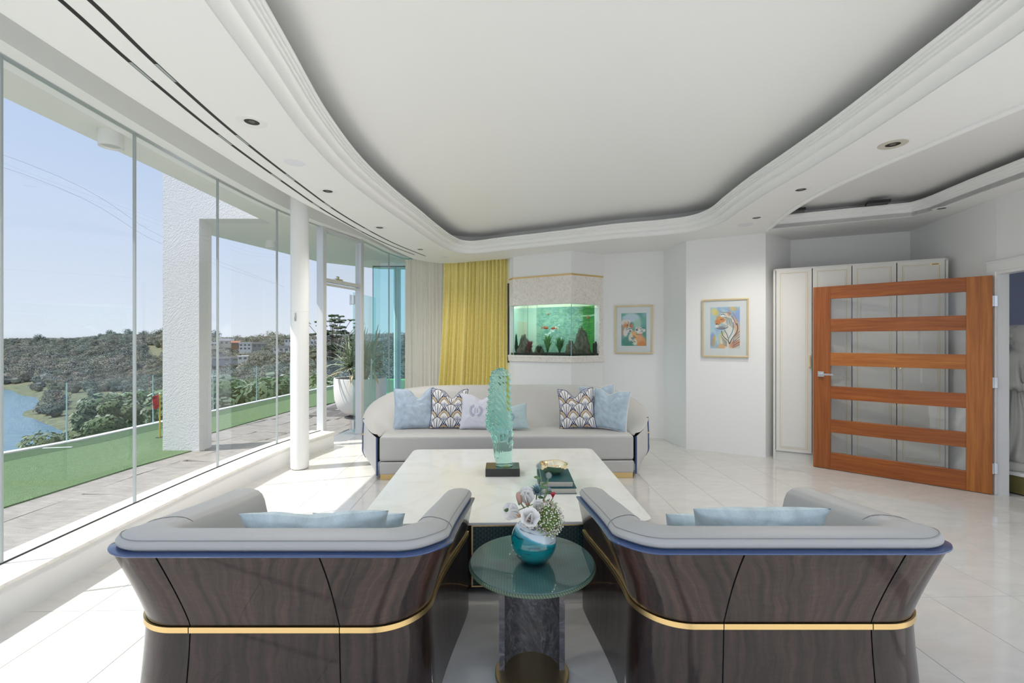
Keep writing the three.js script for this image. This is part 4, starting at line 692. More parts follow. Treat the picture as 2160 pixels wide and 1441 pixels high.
  const g1 = BY(0.07, 0.24, 0.06, 0.7), g2 = BY(0.14, 0.38, 0.10, 0.7), g3 = BY(0.25, 0.07, 0.06, 0.7), g4 = BY(0.03, 0.10, 0.04, 0.8);
  plant('bright green bushy water plant in the middle of the fish tank', 0.56, -7.16, 0.38, 70, g2, 0.13);
  plant('dark green water plant between the bushy plant and the peaked rock', 0.74, -7.06, 0.33, 60, g1, 0.13);
  plant('reddish water plant at the left of the fish tank', 0.28, -7.28, 0.26, 70, g3, 0.10);
  plant('thin dark water plant in the narrow left corner of the fish tank', 0.07, -7.42, 0.42, 24, g4, 0.03);
  plant('low dark green water plant beside the red one', 0.42, -7.10, 0.17, 50, g4, 0.09);
  const fishM = BY(0.75, 0.16, 0.05, 0.4), finM = BY(0.85, 0.35, 0.15, 0.4);
  const fish = (label, x, y, z, ry, s = 1) => {
    const t = thing('goldfish', label, 'fish', x, y, z, ry); t.scale.setScalar(s);
    const b = new THREE.SphereGeometry(1, 20, 14), p = b.attributes.position; for (let i = 0; i < p.count; i++) { const q = p.getX(i), k = Math.pow(clamp(1 - Math.max(0, -q) * 0.75, 0, 1), 1); p.setXYZ(i, q * 0.05, p.getY(i) * 0.021 * k, p.getZ(i) * 0.012 * k); } b.computeVertexNormals();
    mesh('body', b, fishM, t);
    const fn = (pts, h = 0.002) => { const s2 = new THREE.Shape(pts.map(([a, c]) => new THREE.Vector2(a, c))); return new THREE.ExtrudeGeometry(s2, { depth: h, bevelEnabled: false }).translate(0, 0, -h / 2); };
    mesh('tail', fn([[-0.042, 0.003], [-0.08, 0.026], [-0.072, 0], [-0.08, -0.026], [-0.042, -0.003]]), finM, t);
    mesh('fin', fn([[0.015, 0.018], [-0.005, 0.036], [-0.028, 0.03], [-0.025, 0.012]]), finM, t);
    mesh('eye', [new THREE.SphereGeometry(0.003, 8, 6).translate(0.036, 0.005, 0.009), new THREE.SphereGeometry(0.003, 8, 6).translate(0.036, 0.005, -0.009)], M.black, t);
  };
  fish('red goldfish in the middle of the fish tank, left of its close pair', 0.53, 1.66, -7.2, 0.3);
  fish('red goldfish in the middle of the fish tank, right of its close pair', 0.65, 1.65, -7.12, 2.6, 0.9);
  fish('small orange fish swimming high up in the fish tank', 0.57, 1.875, -7.15, 1.3, 0.8);
  fish('orange-red fish near the upper right corner of the fish tank', 1.19, 1.82, -7.12, 1.1, 0.9);
  const f = thing('aquarium_filter', 'black upright filter with pale lettering in the right corner of the fish tank', 'filter', 1.30, 1.262, -7.11, 0.54);
  mesh('case', rbox(0.075, 0.16, 0.05, 0.012, 0, 0.08, 0), M.black, f); mesh('outlet', cyl(0.014, 0.014, 0.025, 0.01, 0.158, 0, 16), M.black, f);
  mesh('lettering', new THREE.PlaneGeometry(0.018, 0.085).translate(0.012, 0.07, 0.0255), std({ map: canvasTex(48, 224, (g, w, h) => { g.fillStyle = '#0a0a0a'; g.fillRect(0, 0, w, h); g.fillStyle = '#cfd3d3'; g.save(); for (let k = 0; k < 8; k++) g.fillRect(14, 16 + k * 17, 20, 10 + (k % 3) * 2); g.beginPath(); g.ellipse(24, 186, 12, 15, 0, 0, 7); g.fill(); g.restore(); }), roughness: 0.5 }), f);
}
// framed tiger pictures
{
  const painter = (g) => {
    const soft = (x, y, a, b, r, c, al = 1) => { g.save(); g.translate(x, y); g.rotate(r); g.scale(a, b); const q = g.createRadialGradient(0, 0, 0, 0, 0, 1); q.addColorStop(0, c); q.addColorStop(0.62, c); q.addColorStop(1, c + '00'); g.globalAlpha = al; g.fillStyle = q; g.beginPath(); g.arc(0, 0, 1, 0, 7); g.fill(); g.restore(); };
    const line = (pts, w, c) => { g.strokeStyle = c; g.lineWidth = w; g.lineCap = 'round'; g.lineJoin = 'round'; g.beginPath(); g.moveTo(pts[0], pts[1]); for (let i = 2; i + 3 < pts.length; i += 4) g.quadraticCurveTo(pts[i], pts[i + 1], pts[i + 2], pts[i + 3]); g.stroke(); };
    return [soft, line];
  };
  const tigerA = canvasTex(512, 640, (g, w, h) => {
    const [soft, line] = painter(g); g.fillStyle = '#4fa08d'; g.fillRect(0, 0, w, h);
    for (let i = 0; i < 90; i++) soft(rnd() * w, rnd() * h, 40 + 70 * rnd(), 60 + 80 * rnd(), rnd(), ['#2f8a78', '#79bda5', '#3d9a8c', '#5aa99a'][i % 4], 0.35);
    for (const [x, y, a, b, c] of [[230, 90, 190, 110, '#cfdfea'], [120, 120, 140, 90, '#c3d6e6'], [330, 210, 90, 120, '#a9d3bb'], [480, 40, 60, 60, '#7fb5c4'], [440, 430, 110, 240, '#2f907c'], [120, 560, 150, 110, '#2c8570']]) soft(x, y, a, b, 0.2, c, 0.9);
    soft(10, 300, 80, 210, 0.05, '#a58a7c'); soft(60, 180, 90, 70, 0, '#ead9cf'); soft(115, 240, 95, 75, 0.2, '#e3b07c'); soft(90, 250, 60, 48, 0.3, '#d88b3c'); soft(150, 160, 60, 42, 0.3, '#f1e3d7'); soft(215, 250, 40, 60, -0.3, '#c9743c'); soft(170, 330, 80, 60, 0.2, '#efe6df'); soft(185, 355, 36, 28, 0, '#8b8f92'); soft(90, 370, 60, 110, 0.1, '#e9dcd2'); soft(200, 460, 60, 110, 0.3, '#e4d8c4');
    soft(400, 560, 130, 170, -0.35, '#e79a3f'); soft(290, 440, 62, 140, -0.55, '#f0b052'); soft(370, 480, 70, 110, -0.2, '#e8a36a'); soft(420, 620, 90, 90, 0, '#df8733'); soft(270, 560, 60, 90, -0.5, '#f2ead8');
    soft(370, 340, 108, 84, 0.1, '#f1ece4'); soft(345, 300, 60, 40, 0.2, '#eadccb'); soft(460, 340, 44, 40, 0, '#f0e7dc'); soft(390, 410, 70, 26, 0.1, '#e6b488');
    for (const [a, c] of [[6, '#191817'], [4, '#3a2a20']]) for (let i = 0; i < 13; i++) { const x = 60 + 160 * rnd(), y = 150 + 190 * rnd(); line([x, y, x + 14, y + 8, x + 24 * (rnd() - 0.2), y + 26], a, c); const u = 290 + 180 * rnd(), v = 280 + 110 * rnd(); line([u, v, u + 14, v - 6, u + 28, v + 14 * (rnd() - 0.5)], a, c); const s = 200 + 70 * rnd(), q = 420 + 160 * rnd(); line([s, q, s + 16, q + 4, s + 30, q + 20], a, '#2b211b'); }
    line([110, 330, 150, 300, 200, 300, 230, 310, 240, 330], 9, '#1d1b1a'); line([300, 400, 340, 425, 400, 425], 8, '#1d1b1a'); line([400, 425, 440, 420, 470, 395], 8, '#1d1b1a'); soft(318, 330, 22, 20, 0, '#20262a'); soft(130, 232, 17, 15, 0, '#161616'); line([120, 250, 124, 275, 122, 300], 9, '#231c18');
  });
  const tigerB = canvasTex(512, 640, (g, w, h) => {
    const [soft, line] = painter(g); g.fillStyle = '#b5d0dc'; g.fillRect(0, 0, w, h);
    for (let i = 0; i < 80; i++) soft(rnd() * w, rnd() * h, 30 + 50 * rnd(), 40 + 60 * rnd(), rnd() * 3, ['#c8dde2', '#9dbedd', '#b9d4c8', '#86a3d6'][i % 4], 0.4);
    for (const [x, y, a, b, c] of [[90, 80, 80, 60, '#f0cf57'], [60, 60, 60, 60, '#e9d88a'], [400, 30, 80, 40, '#e6bd6e'], [470, 180, 80, 190, '#8ea4dc'], [30, 500, 60, 130, '#8497cf'], [60, 520, 36, 110, '#e5b04e'], [200, 470, 60, 120, '#d9cf7e']]) soft(x, y, a, b, 0.2, c, 0.75);
    soft(360, 540, 190, 190, 0, '#ece3d4'); soft(440, 330, 90, 190, -0.2, '#e0b392'); soft(260, 520, 100, 130, 0.2, '#efe6d2'); soft(430, 570, 130, 70, -0.35, '#dfa07c'); soft(200, 610, 80, 50, 0, '#e8b787'); soft(340, 380, 110, 110, 0, '#e9e4dc');
    soft(270, 180, 130, 110, 0.1, '#ecd6bf'); soft(330, 240, 120, 100, 0.2, '#ece4d8'); soft(170, 190, 80, 70, 0.2, '#e09a4a'); soft(130, 235, 60, 48, 0.4, '#d9822f'); soft(215, 200, 60, 40, 0, '#dd8b3c'); soft(120, 300, 46, 30, 0.2, '#f0e8de'); soft(200, 320, 80, 26, 0.15, '#8f8a86'); soft(335, 100, 40, 46, 0.5, '#d9a27a'); soft(338, 108, 22, 30, 0.5, '#a9a3ac'); soft(225, 140, 60, 26, 0.1, '#e9f0f2');
    const K = '#23262b', T = '#2f7f92'; line([180, 60, 200, 90, 260, 84, 330, 80, 360, 120], 6, '#6b4a36'); line([100, 270, 108, 250, 130, 262], 12, '#33231c'); line([110, 320, 150, 345, 220, 340, 270, 335, 310, 310], 9, K); line([180, 196, 195, 184, 214, 196], 9, '#15181a'); line([190, 120, 230, 96, 262, 130], 8, K); line([215, 160, 240, 150, 262, 168], 6, K);
    for (let i = 0; i < 6; i++) line([262 + i * 20, 150 + i * 6, 290 + i * 20, 190 + i * 14, 280 + i * 22, 250 + i * 14], 8, i % 2 ? K : T); for (let i = 0; i < 5; i++) line([200 + i * 24, 270 + 8 * (i % 2), 216 + i * 24, 290, 206 + i * 24, 312], 5, K);
    line([200, 370, 200, 450, 310, 520, 330, 540, 330, 570], 12, K); line([250, 360, 300, 420, 310, 480], 10, K); line([400, 240, 430, 340, 330, 470, 315, 500, 312, 540], 13, T); line([460, 260, 500, 340, 440, 420, 380, 480, 340, 560], 14, K);
    for (let i = 0; i < 6; i++) { line([190 + i * 6, 440 + i * 26, 220 + i * 8, 480 + i * 22, 290, 540 + i * 14], 6, K); line([505, 380 + i * 40, 450, 420 + i * 36, 390, 520 + i * 22], 8, i % 2 ? T : '#54382c'); line([20 + i * 16, 470 + 10 * i, 34 + i * 14, 560, 60 + i * 16, 636], 4, i % 2 ? '#7f86b8' : '#b58f35'); }
    line([370, 140, 420, 200, 450, 280], 12, '#8a5238'); line([390, 90, 450, 150, 470, 230], 8, '#b0765a');
  });
  const frame = (name, label, a, b, y0, y1, art, matW, thick) => { // a, b: feet of the frame along the wall [x, z]
    const w = Math.hypot(b[0] - a[0], b[1] - a[1]), h = y1 - y0, ry = -Math.atan2(b[1] - a[1], b[0] - a[0]);
    const t = thing(name, label, 'picture', (a[0] + b[0]) / 2, y0, (a[1] + b[1]) / 2, ry);
    const g = BY(0.74, 0.60, 0.34, 0.35, { metalness: 0.5 }), d = 0.028;
    for (const [ww, hh, x, y] of [[w, thick, 0, h - thick / 2], [w, thick, 0, thick / 2], [thick, h - 2 * thick, -w / 2 + thick / 2, h / 2], [thick, h - 2 * thick, w / 2 - thick / 2, h / 2]]) mesh('frame', rbox(ww, hh, d, 0.004, x, y, d / 2 + 0.004), g, t);
    mesh('mount', box(w - 2 * thick, h - 2 * thick, 0.006, 0, h / 2, 0.012), BY(0.80, 0.80, 0.80, 0.8), t);
    const pw = w - 2 * matW[0], ph = h - matW[1] - matW[2];
    mesh('print', new THREE.PlaneGeometry(pw, ph).translate(0, matW[2] + ph / 2, 0.0158), std({ map: art, roughness: 0.6 }), t);
    mesh('glass', box(w - 2 * thick, h - 2 * thick, 0.002, 0, h / 2, 0.022), M.glass, t);
  };
  const along = (P, Q, k, o = 0.0) => { const dx = Q[0] - P[0], dz = Q[1] - P[1], l = Math.hypot(dx, dz); return [P[0] + dx * k + (-dz / l) * o, P[1] + dz * k + (dx / l) * o]; };
  frame('picture_frame', 'gold-framed painting of a tiger and cub on teal, nearer the fish tank', along(W.C, W.D, 0.225, 0.001), along(W.C, W.D, 0.835, 0.001), 1.262, 1.995, tigerA, [0.093, 0.118, 0.118], 0.021);
  frame('picture_frame', 'gold-framed drawing of a seated tiger looking left, on the wall before the wardrobe', along(W.E, W.F, 0.215, 0.001), along(W.E, W.F, 0.80, 0.001), 1.242, 1.998, tigerB, [0.10, 0.105, 0.115], 0.021);
}
// wardrobe with four doors
{
  const a = [3.21, -5.59], b = [4.62, -4.82], L = Math.hypot(b[0] - a[0], b[1] - a[1]), ry = -Math.atan2(b[1] - a[1], b[0] - a[0]);
  const t = thing('wardrobe', 'tall white four-door wardrobe with gold-lined panels behind the open timber door', 'wardrobe', (a[0] + b[0]) / 2, 0, (a[1] + b[1]) / 2, ry);
  const wm = std({ color: rgb(0.76, 0.745, 0.70), roughness: 0.35 }), line = BY(0.70, 0.60, 0.40, 0.35), H = 2.335, D = 0.26;
  mesh('carcass', [box(L, H - 0.02, 0.02, 0, H / 2, -D), box(0.022, H, D, -L / 2 + 0.011, H / 2, -D / 2), box(0.022, H, D, L / 2 - 0.011, H / 2, -D / 2), box(L, 0.022, D, 0, H - 0.011, -D / 2), box(L - 0.03, 0.1, 0.03, 0, 0.05, -0.03), box(L - 0.03, 0.02, D - 0.04, 0, 0.11, -D / 2)], wm, t);
  const edges = [-L / 2 + 0.024, -L / 2 + 0.40, -L / 2 + 0.78, -L / 2 + 1.18, L / 2 - 0.024];
  for (let i = 0; i < 4; i++) {
    const x0 = edges[i] + 0.004, x1 = edges[i + 1] - 0.004, w = x1 - x0, y0 = 0.115, h = H - 0.13, g = mesh('door', rbox(w, h, 0.02, 0.003, 0, h / 2, 0), wm, t); g.position.set((x0 + x1) / 2, y0, 0.0);
    const m = 0.045; mesh('gold_line', [box(w - 2 * m, 0.006, 0.004, 0, m, 0.011), box(w - 2 * m, 0.006, 0.004, 0, h - m, 0.011), box(0.006, h - 2 * m, 0.004, -w / 2 + m, h / 2, 0.011), box(0.006, h - 2 * m, 0.004, w / 2 - m, h / 2, 0.011)], line, g);
    mesh('panel', rbox(w - 2 * m - 0.03, h - 2 * m - 0.03, 0.006, 0.003, 0, h / 2, 0.0105), wm, g);
    const hx = i === 0 || i === 2 ? w / 2 - 0.022 : -w / 2 + 0.022; mesh('handle', rbox(0.018, 0.15, 0.022, 0.004, hx, 1.10 - 0.0, 0.02), M.brassPale, g);
    if (i === 3) { mesh('name_plate', rbox(0.09, 0.03, 0.003, 0.001, w / 2 - 0.08, h - 0.045, 0.0125), BY(0.85, 0.78, 0.55, 0.4), g); mesh('label_slot', box(0.055, 0.011, 0.002, w / 2 - 0.08, h - 0.045, 0.0145), BY(0.4, 0.25, 0.1, 0.5), g); }
  }
}
// open timber door with five panes
{
  const hinge = [4.545, -4.305], free = [3.495, -5.275], L = Math.hypot(hinge[0] - free[0], hinge[1] - free[1]), ry = -Math.atan2(hinge[1] - free[1], hinge[0] - free[0]);
  const t = fit(new THREE.Group(), 'door_2'); t.userData.kind = 'structure'; t.position.set(free[0], 0, free[1]); t.rotation.y = ry;
  const timber = (z, a, b) => std({ map: tex(512, 256, (u, v) => { const wob = 0.04 * tnoise(u, v, 2.2, z, 3), band = tnoise(u, v + wob, 2, z + 2, 4, 12), fine = tnoise(u, v + wob, 8, z + 5, 2, 90), k = clamp(0.5 + 0.6 * band + 0.28 * fine, 0, 1); return [mix(a[0], b[0], k), mix(a[1], b[1], k), mix(a[2], b[2], k)]; }), roughness: 0.35 });
  const tm = [timber(3, [0.50, 0.255, 0.10], [0.68, 0.40, 0.18]), timber(8, [0.58, 0.32, 0.12], [0.76, 0.48, 0.21]), timber(13, [0.52, 0.265, 0.09], [0.70, 0.40, 0.17])];
  const alongX = (g) => { const p = g.attributes.position, uv = g.attributes.uv; for (let i = 0; i < p.count; i++) uv.setXY(i, p.getX(i) * 0.8 + 0.13, p.getY(i) * 2.4 + p.getZ(i) * 2); return g; }, alongY = (g) => { const p = g.attributes.position, uv = g.attributes.uv; for (let i = 0; i < p.count; i++) uv.setXY(i, p.getY(i) * 0.5, p.getX(i) * 2.6 + p.getZ(i) * 2); return g; };
  const sw = 0.165, sw2 = 0.178, H = 2.072, y0 = 0.005, th = 0.045;
  mesh('stile', alongY(rbox(sw, H - y0, th, 0.003, sw / 2, (H + y0) / 2, 0)), tm[0], t);
  mesh('stile', alongY(rbox(sw2, H - y0, th, 0.003, L - sw2 / 2, (H + y0) / 2, 0)), tm[1], t);
  const ys = [[0.005, 0.19], [0.42, 0.566], [0.80, 0.942], [1.176, 1.321], [1.557, 1.702], [1.931, 2.072]];
  ys.forEach(([a, b], i) => mesh('rail', alongX(rbox(L - sw - sw2, b - a, th - 0.002, 0.003, (sw + L - sw2) / 2, (a + b) / 2, 0)), tm[[2, 0, 2, 1, 0, 2][i]], t));
  for (let i = 0; i < 5; i++) mesh('pane', box(L - sw - sw2 + 0.01, ys[i + 1][0] - ys[i][1] + 0.01, 0.008, (sw + L - sw2) / 2, (ys[i + 1][0] + ys[i][1]) / 2, 0), M.glass, t);
  mesh('handle', [rbox(0.06, 0.06, 0.012, 0.003, 0.075, 1.075, th / 2 + 0.006), cyl(0.011, 0.011, 0.05, 0, 0, 0, 16).rotateX(Math.PI / 2).translate(0.075, 1.075, th / 2), rbox(0.135, 0.02, 0.014, 0.004, 0.13, 1.075, th / 2 + 0.052)], M.chrome, t);
  mesh('lock_plate', box(0.003, 0.16, 0.024, -0.001, 1.05, 0), M.chrome, t);
  for (const y of [0.25, 1.06, 1.83]) mesh('hinge', [rbox(0.03, 0.1, 0.004, 0.001, L + 0.018, y, 0.004), cyl(0.007, 0.007, 0.1, L + 0.004, y - 0.05, 0.02, 12)], M.chrome, t);
}
// marble statue on its pedestal in the hallway
{
  const t = thing('statue', 'pale marble statue of a draped woman in the hallway beyond the door', 'statue', 4.995, 0.20, -4.50, 0.4);
  const ball = [], capsule = (a, b, ra, rb) => ball.push([a, b, ra, rb]);
  capsule([0, 0.10, 0], [0, 0.55, 0.0], 0.15, 0.135); capsule([-0.06, 0.08, 0.05], [-0.05, 0.5, 0.02], 0.11, 0.11); capsule([0, 0.55, 0], [0, 0.72, 0], 0.14, 0.115); capsule([0, 0.72, 0], [0, 0.98, 0.01], 0.11, 0.125); capsule([-0.12, 1.03, 0], [0.12, 1.03, 0], 0.065, 0.065);
  capsule([0, 1.03, 0], [0.0, 1.14, 0.01], 0.052, 0.05); capsule([0.005, 1.20, 0.02], [0.01, 1.26, 0.02], 0.088, 0.10); capsule([-0.03, 1.26, -0.07], [0.03, 1.27, -0.08], 0.075, 0.07); capsule([0.0, 1.17, 0.10], [0.0, 1.2, 0.1], 0.035, 0.03);
  capsule([-0.16, 1.0, 0], [-0.20, 0.78, 0.04], 0.055, 0.045); capsule([-0.20, 0.78, 0.04], [-0.06, 0.70, 0.17], 0.042, 0.032); capsule([0.16, 1.0, 0], [0.22, 0.80, 0.05], 0.055, 0.045); capsule([0.22, 0.80, 0.05], [0.12, 0.92, 0.16], 0.042, 0.03); capsule([-0.13, 0.06, 0.08], [-0.1, 0.02, 0.16], 0.05, 0.04);
  const field = (x, y, z) => { let e = 0; for (const [a, b, ra, rb] of ball) { const ax = b[0] - a[0], ay = b[1] - a[1], az = b[2] - a[2], px = x - a[0], py = y - a[1], pz = z - a[2], k = clamp((px * ax + py * ay + pz * az) / (ax * ax + ay * ay + az * az), 0, 1), d = Math.hypot(px - ax * k, py - ay * k, pz - az * k) - mix(ra, rb, k); e += Math.exp(-d * 65); } let d = -Math.log(e + 1e-30) / 65; const an = Math.atan2(z, x); if (y < 1.02) d -= 0.010 * Math.sin(an * 9 + y * 9 * Math.sin(an * 2 + 1) + 3 * Math.sin(y * 4)) * sstep(y, 0.0, 0.1) * (1 - sstep(y, 0.9, 1.02)); if (y > 1.16) d -= 0.022 * fbm(x * 24, y * 24, z * 24, 2) * sstep(-z, -0.06, 0.03); return d; };
  const N = 96, mc = new MarchingCubes(N, new THREE.MeshBasicMaterial(), false, false, 400000), ext = 0.72; mc.isolation = 0;
  for (let k = 0; k < N; k++) for (let j = 0; j < N; j++) for (let i = 0; i < N; i++) { const x = (i / (N / 2) - 1) * ext * 0.5, y = (j / (N / 2) - 1) * ext + 0.66, z = (k / (N / 2) - 1) * ext * 0.5; mc.field[i + j * N + k * N * N] = -field(x, y, z); }
  mc.update(); const n = mc.count ?? mc.geometry.drawRange.count, g = new THREE.BufferGeometry(), P = new Float32Array(n * 3);
  for (let i = 0; i < n; i++) { P[i * 3] = mc.positionArray[i * 3] * ext * 0.5; P[i * 3 + 1] = mc.positionArray[i * 3 + 1] * ext + 0.66; P[i * 3 + 2] = mc.positionArray[i * 3 + 2] * ext * 0.5; }
  g.setAttribute('position', new THREE.BufferAttribute(P, 3)); const gm = mergeVertices(g, 1e-4); gm.computeVertexNormals(); gm.translate(0, 0.06, 0);
  const marble = std({ color: rgb(0.60, 0.575, 0.52), roughness: 0.6 });
  mesh('figure', gm, marble, t);
  mesh('foot_block', lathe([[0, 0], [0.205, 0], [0.21, 0.01], [0.21, 0.07], [0.19, 0.085], [0, 0.085]], 40), marble, t);
  const p = thing('pedestal', 'low olive-gold pedestal block with white slab under the statue', 'pedestal', 5.01, 0, -4.50, 0.3);
  mesh('block', rbox(0.5, 0.17, 0.44, 0.004, 0, 0.085, 0), BY(0.17, 0.145, 0.045, 0.5), p); mesh('slab', rbox(0.53, 0.03, 0.47, 0.004, 0, 0.185, 0), M.gloss, p);
}
// vase with flowers on the side table
{
  const vx = 0.094, vz = -1.965, vy = 0.5;
  const v = thing('vase', 'round teal and white marbled glass vase on the small round table', 'vase', vx, vy, vz);
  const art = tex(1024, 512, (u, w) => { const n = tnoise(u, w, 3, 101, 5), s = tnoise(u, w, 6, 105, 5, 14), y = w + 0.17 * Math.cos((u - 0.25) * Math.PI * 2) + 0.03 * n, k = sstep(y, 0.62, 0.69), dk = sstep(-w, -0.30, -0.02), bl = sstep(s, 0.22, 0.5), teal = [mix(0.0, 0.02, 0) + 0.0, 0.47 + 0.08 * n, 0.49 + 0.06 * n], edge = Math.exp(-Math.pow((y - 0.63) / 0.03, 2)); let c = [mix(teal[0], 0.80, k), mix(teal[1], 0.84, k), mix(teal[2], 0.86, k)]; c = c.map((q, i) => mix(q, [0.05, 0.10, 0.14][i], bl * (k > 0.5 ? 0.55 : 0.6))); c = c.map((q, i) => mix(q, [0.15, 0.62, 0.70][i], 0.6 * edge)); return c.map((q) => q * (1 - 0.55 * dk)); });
  const R = 0.098, pr = []; for (let i = 0; i <= 40; i++) { const a = -Math.PI / 2 + 0.42 + (i / 40) * (Math.PI - 0.42 - 0.62); pr.push([R * Math.cos(a), 0.093 + R * 1.02 * Math.sin(a)]); } pr.unshift([0, pr[0][1]]); pr.push([pr[pr.length - 1][0] - 0.002, pr[pr.length - 1][1] + 0.004], [pr[pr.length - 1][0] - 0.008, pr[pr.length - 1][1] + 0.002], [0.045, 0.15], [0, 0.145]);
  const g = lathe(pr, 80); { const p = g.attributes.position, uv = g.attributes.uv; for (let i = 0; i < p.count; i++) uv.setXY(i, uv.getX(i), clamp(p.getY(i) / 0.19, 0.01, 0.99)); }
  mesh('body', g.translate(0, -pr[0][1], 0), phy({ map: art, roughness: 0.12, clearcoat: 1, clearcoatRoughness: 0.02 }), v);
  const top = vy + 0.17;
  // magnolias
  const petalM = phy({ color: rgb(0.92, 0.90, 0.87), roughness: 0.7, transmission: 0.12, thickness: 0 }), budM = BY(0.62, 0.36, 0.22, 0.7), leafM = BY(0.13, 0.24, 0.10, 0.6), stemM = BY(0.20, 0.30, 0.12, 0.7);
  const petal = (l, w, curl) => grid((u, q) => { const a = (u - 0.5) * 2, ww = w * Math.pow(Math.sin(Math.PI * (0.04 + 0.90 * Math.pow(q, 1.15))), 0.62); return [a * ww, l * (Math.sin(q * curl) / curl), l * ((1 - Math.cos(q * curl)) / curl) * 1 - 0.35 * w * (1 - a * a) * Math.sin(Math.PI * q) * 0.6]; }, 10, 14);
  const base = V(vx, top, vz);
  const flower = (label, at, dir, open, n, s) => {
    const t = thing('magnolia', label, 'flower', ...at); const d = V(...dir).normalize(); t.quaternion.setFromUnitVectors(V(0, 1, 0), d); t.scale.setScalar(s);
    for (let i = 0; i < n; i++) { const inner = i >= n * 0.6, g = petal(inner ? 0.062 : 0.07, inner ? 0.024 : 0.03, inner ? -0.6 : -0.35 * open); const m = mesh('petal', g, petalM, t); m.rotation.set(0, i * 2.4 + (inner ? 0.5 : 0), 0); m.rotateX((inner ? 0.12 : 0.55) * open); m.position.set(0, 0.0, 0); }
    mesh('receptacle', new THREE.SphereGeometry(0.011, 12, 8).scale(1, 1.5, 1).translate(0, 0.006, 0), budM, t);
    const e = base.clone().sub(V(...at)).applyQuaternion(t.quaternion.clone().invert()).divideScalar(s); mesh('stem', tube([V(0, 0, 0), V(0, -0.02, 0), e], 0.0028 / s, 16, 6), stemM, t);
  };
  flower('open white magnolia low at the front of the bouquet in the teal vase', [0.072, 0.700, -1.905], [0.02, 0.55, 0.85], 1.35, 9, 1.12);
  flower('white magnolia at the left of the bouquet, facing the window', [0.028, 0.705, -1.945], [-0.85, 0.55, 0.3], 1.0, 8, 1.05);
  flower('tall half-closed white magnolia at the top of the bouquet', [0.068, 0.745, -1.975], [-0.12, 1, 0.2], 0.55, 8, 1.08);
  flower('small white magnolia leaning right, next to the green flower ball', [0.105, 0.725, -1.94], [0.25, 0.9, 0.35], 0.6, 7, 0.8);
  const bud = thing('magnolia_bud', 'brown magnolia bud with a curved green leaf at the upper left of the bouquet', 'flower', 0.036, 0.755, -1.96); bud.rotation.z = 0.25;
  mesh('bud', new THREE.SphereGeometry(0.013, 16, 12).scale(1, 2.1, 1).translate(0, 0.02, 0), BY(0.55, 0.33, 0.25, 0.7), bud); mesh('leaf', petal(0.085, 0.015, 1.4).rotateY(2.2).translate(-0.008, -0.01, 0), leafM, bud); mesh('stem', tube([V(0, 0, 0), V(0.02, -0.05, 0), V(0.035, -0.085, 0)], 0.003, 12, 6), stemM, bud);
  const ml = thing('bouquet_leaf', 'narrow green leaf sticking out at the far left of the bouquet', 'leaf', 0.02, 0.722, -1.95); ml.rotation.set(0, 0.2, 1.35); mesh('leaf_blade', petal(0.06, 0.009, 0.4), leafM, ml); mesh('stem', tube([V(0, 0, 0), V(0.02, -0.03, 0), V(0.045, -0.075, 0)], 0.002, 10, 6), stemM, ml);
  // ball of tiny white-pink star flowers
  {
    const t = thing('flower_ball', 'large ball of tiny white and green star flowers on the right of the bouquet', 'flower', 0.152, 0.70, -1.925);
    const Rb = 0.066, st = [], wh = [], pk = [], grn = [], one = (x, y, z, r) => new THREE.IcosahedronGeometry(r, 1).translate(x, y, z);
    for (let i = 0; i < 620; i++) { const y = 1 - 2 * (i + 0.5) / 620, r = Math.sqrt(1 - y * y), a = i * 2.39996; const k = Rb * rr(0.82, 1.05), d = V(Math.cos(a) * r, y, Math.sin(a) * r).multiplyScalar(k).add(V(rr(-0.004, 0.004), rr(-0.004, 0.004), rr(-0.004, 0.004))); (rnd() < 0.55 ? wh : rnd() < 0.5 ? pk : grn).push(one(d.x, d.y * 1.15, d.z, rr(0.0022, 0.0036))); if (i % 3 === 0) st.push(tube([[d.x * 0.25, d.y * 0.25, d.z * 0.25], [d.x * 0.6, d.y * 0.72, d.z * 0.6], [d.x, d.y * 1.15, d.z]], 0.0007, 3, 4)); }
    const parts = [['blossom', wh, BY(0.82, 0.82, 0.74, 0.8)], ['blossom', pk, BY(0.55, 0.42, 0.33, 0.8)], ['buds', grn, BY(0.30, 0.38, 0.14, 0.8)], ['stalks', st, BY(0.22, 0.32, 0.08, 0.8)]];
    for (const [n, l, m] of parts) mesh(n, l, m, t).userData.kind = 'stuff';
    mesh('core', (() => { const g = new THREE.IcosahedronGeometry(0.046, 3), p = g.attributes.position; for (let i = 0; i < p.count; i++) { const q = V().fromBufferAttribute(p, i), k = 1 + 0.25 * fbm(q.x * 60, q.y * 60, q.z * 60, 2); p.setXYZ(i, q.x * k, q.y * k * 1.1, q.z * k); } g.computeVertexNormals(); return g; })(), BY(0.12, 0.19, 0.05, 0.9), t);
    mesh('stem', tube([V(0, -0.03, 0), V(-0.03, -0.05, -0.02), V(-0.055, -0.065, -0.038)], 0.004, 12, 6), stemM, t);
  }
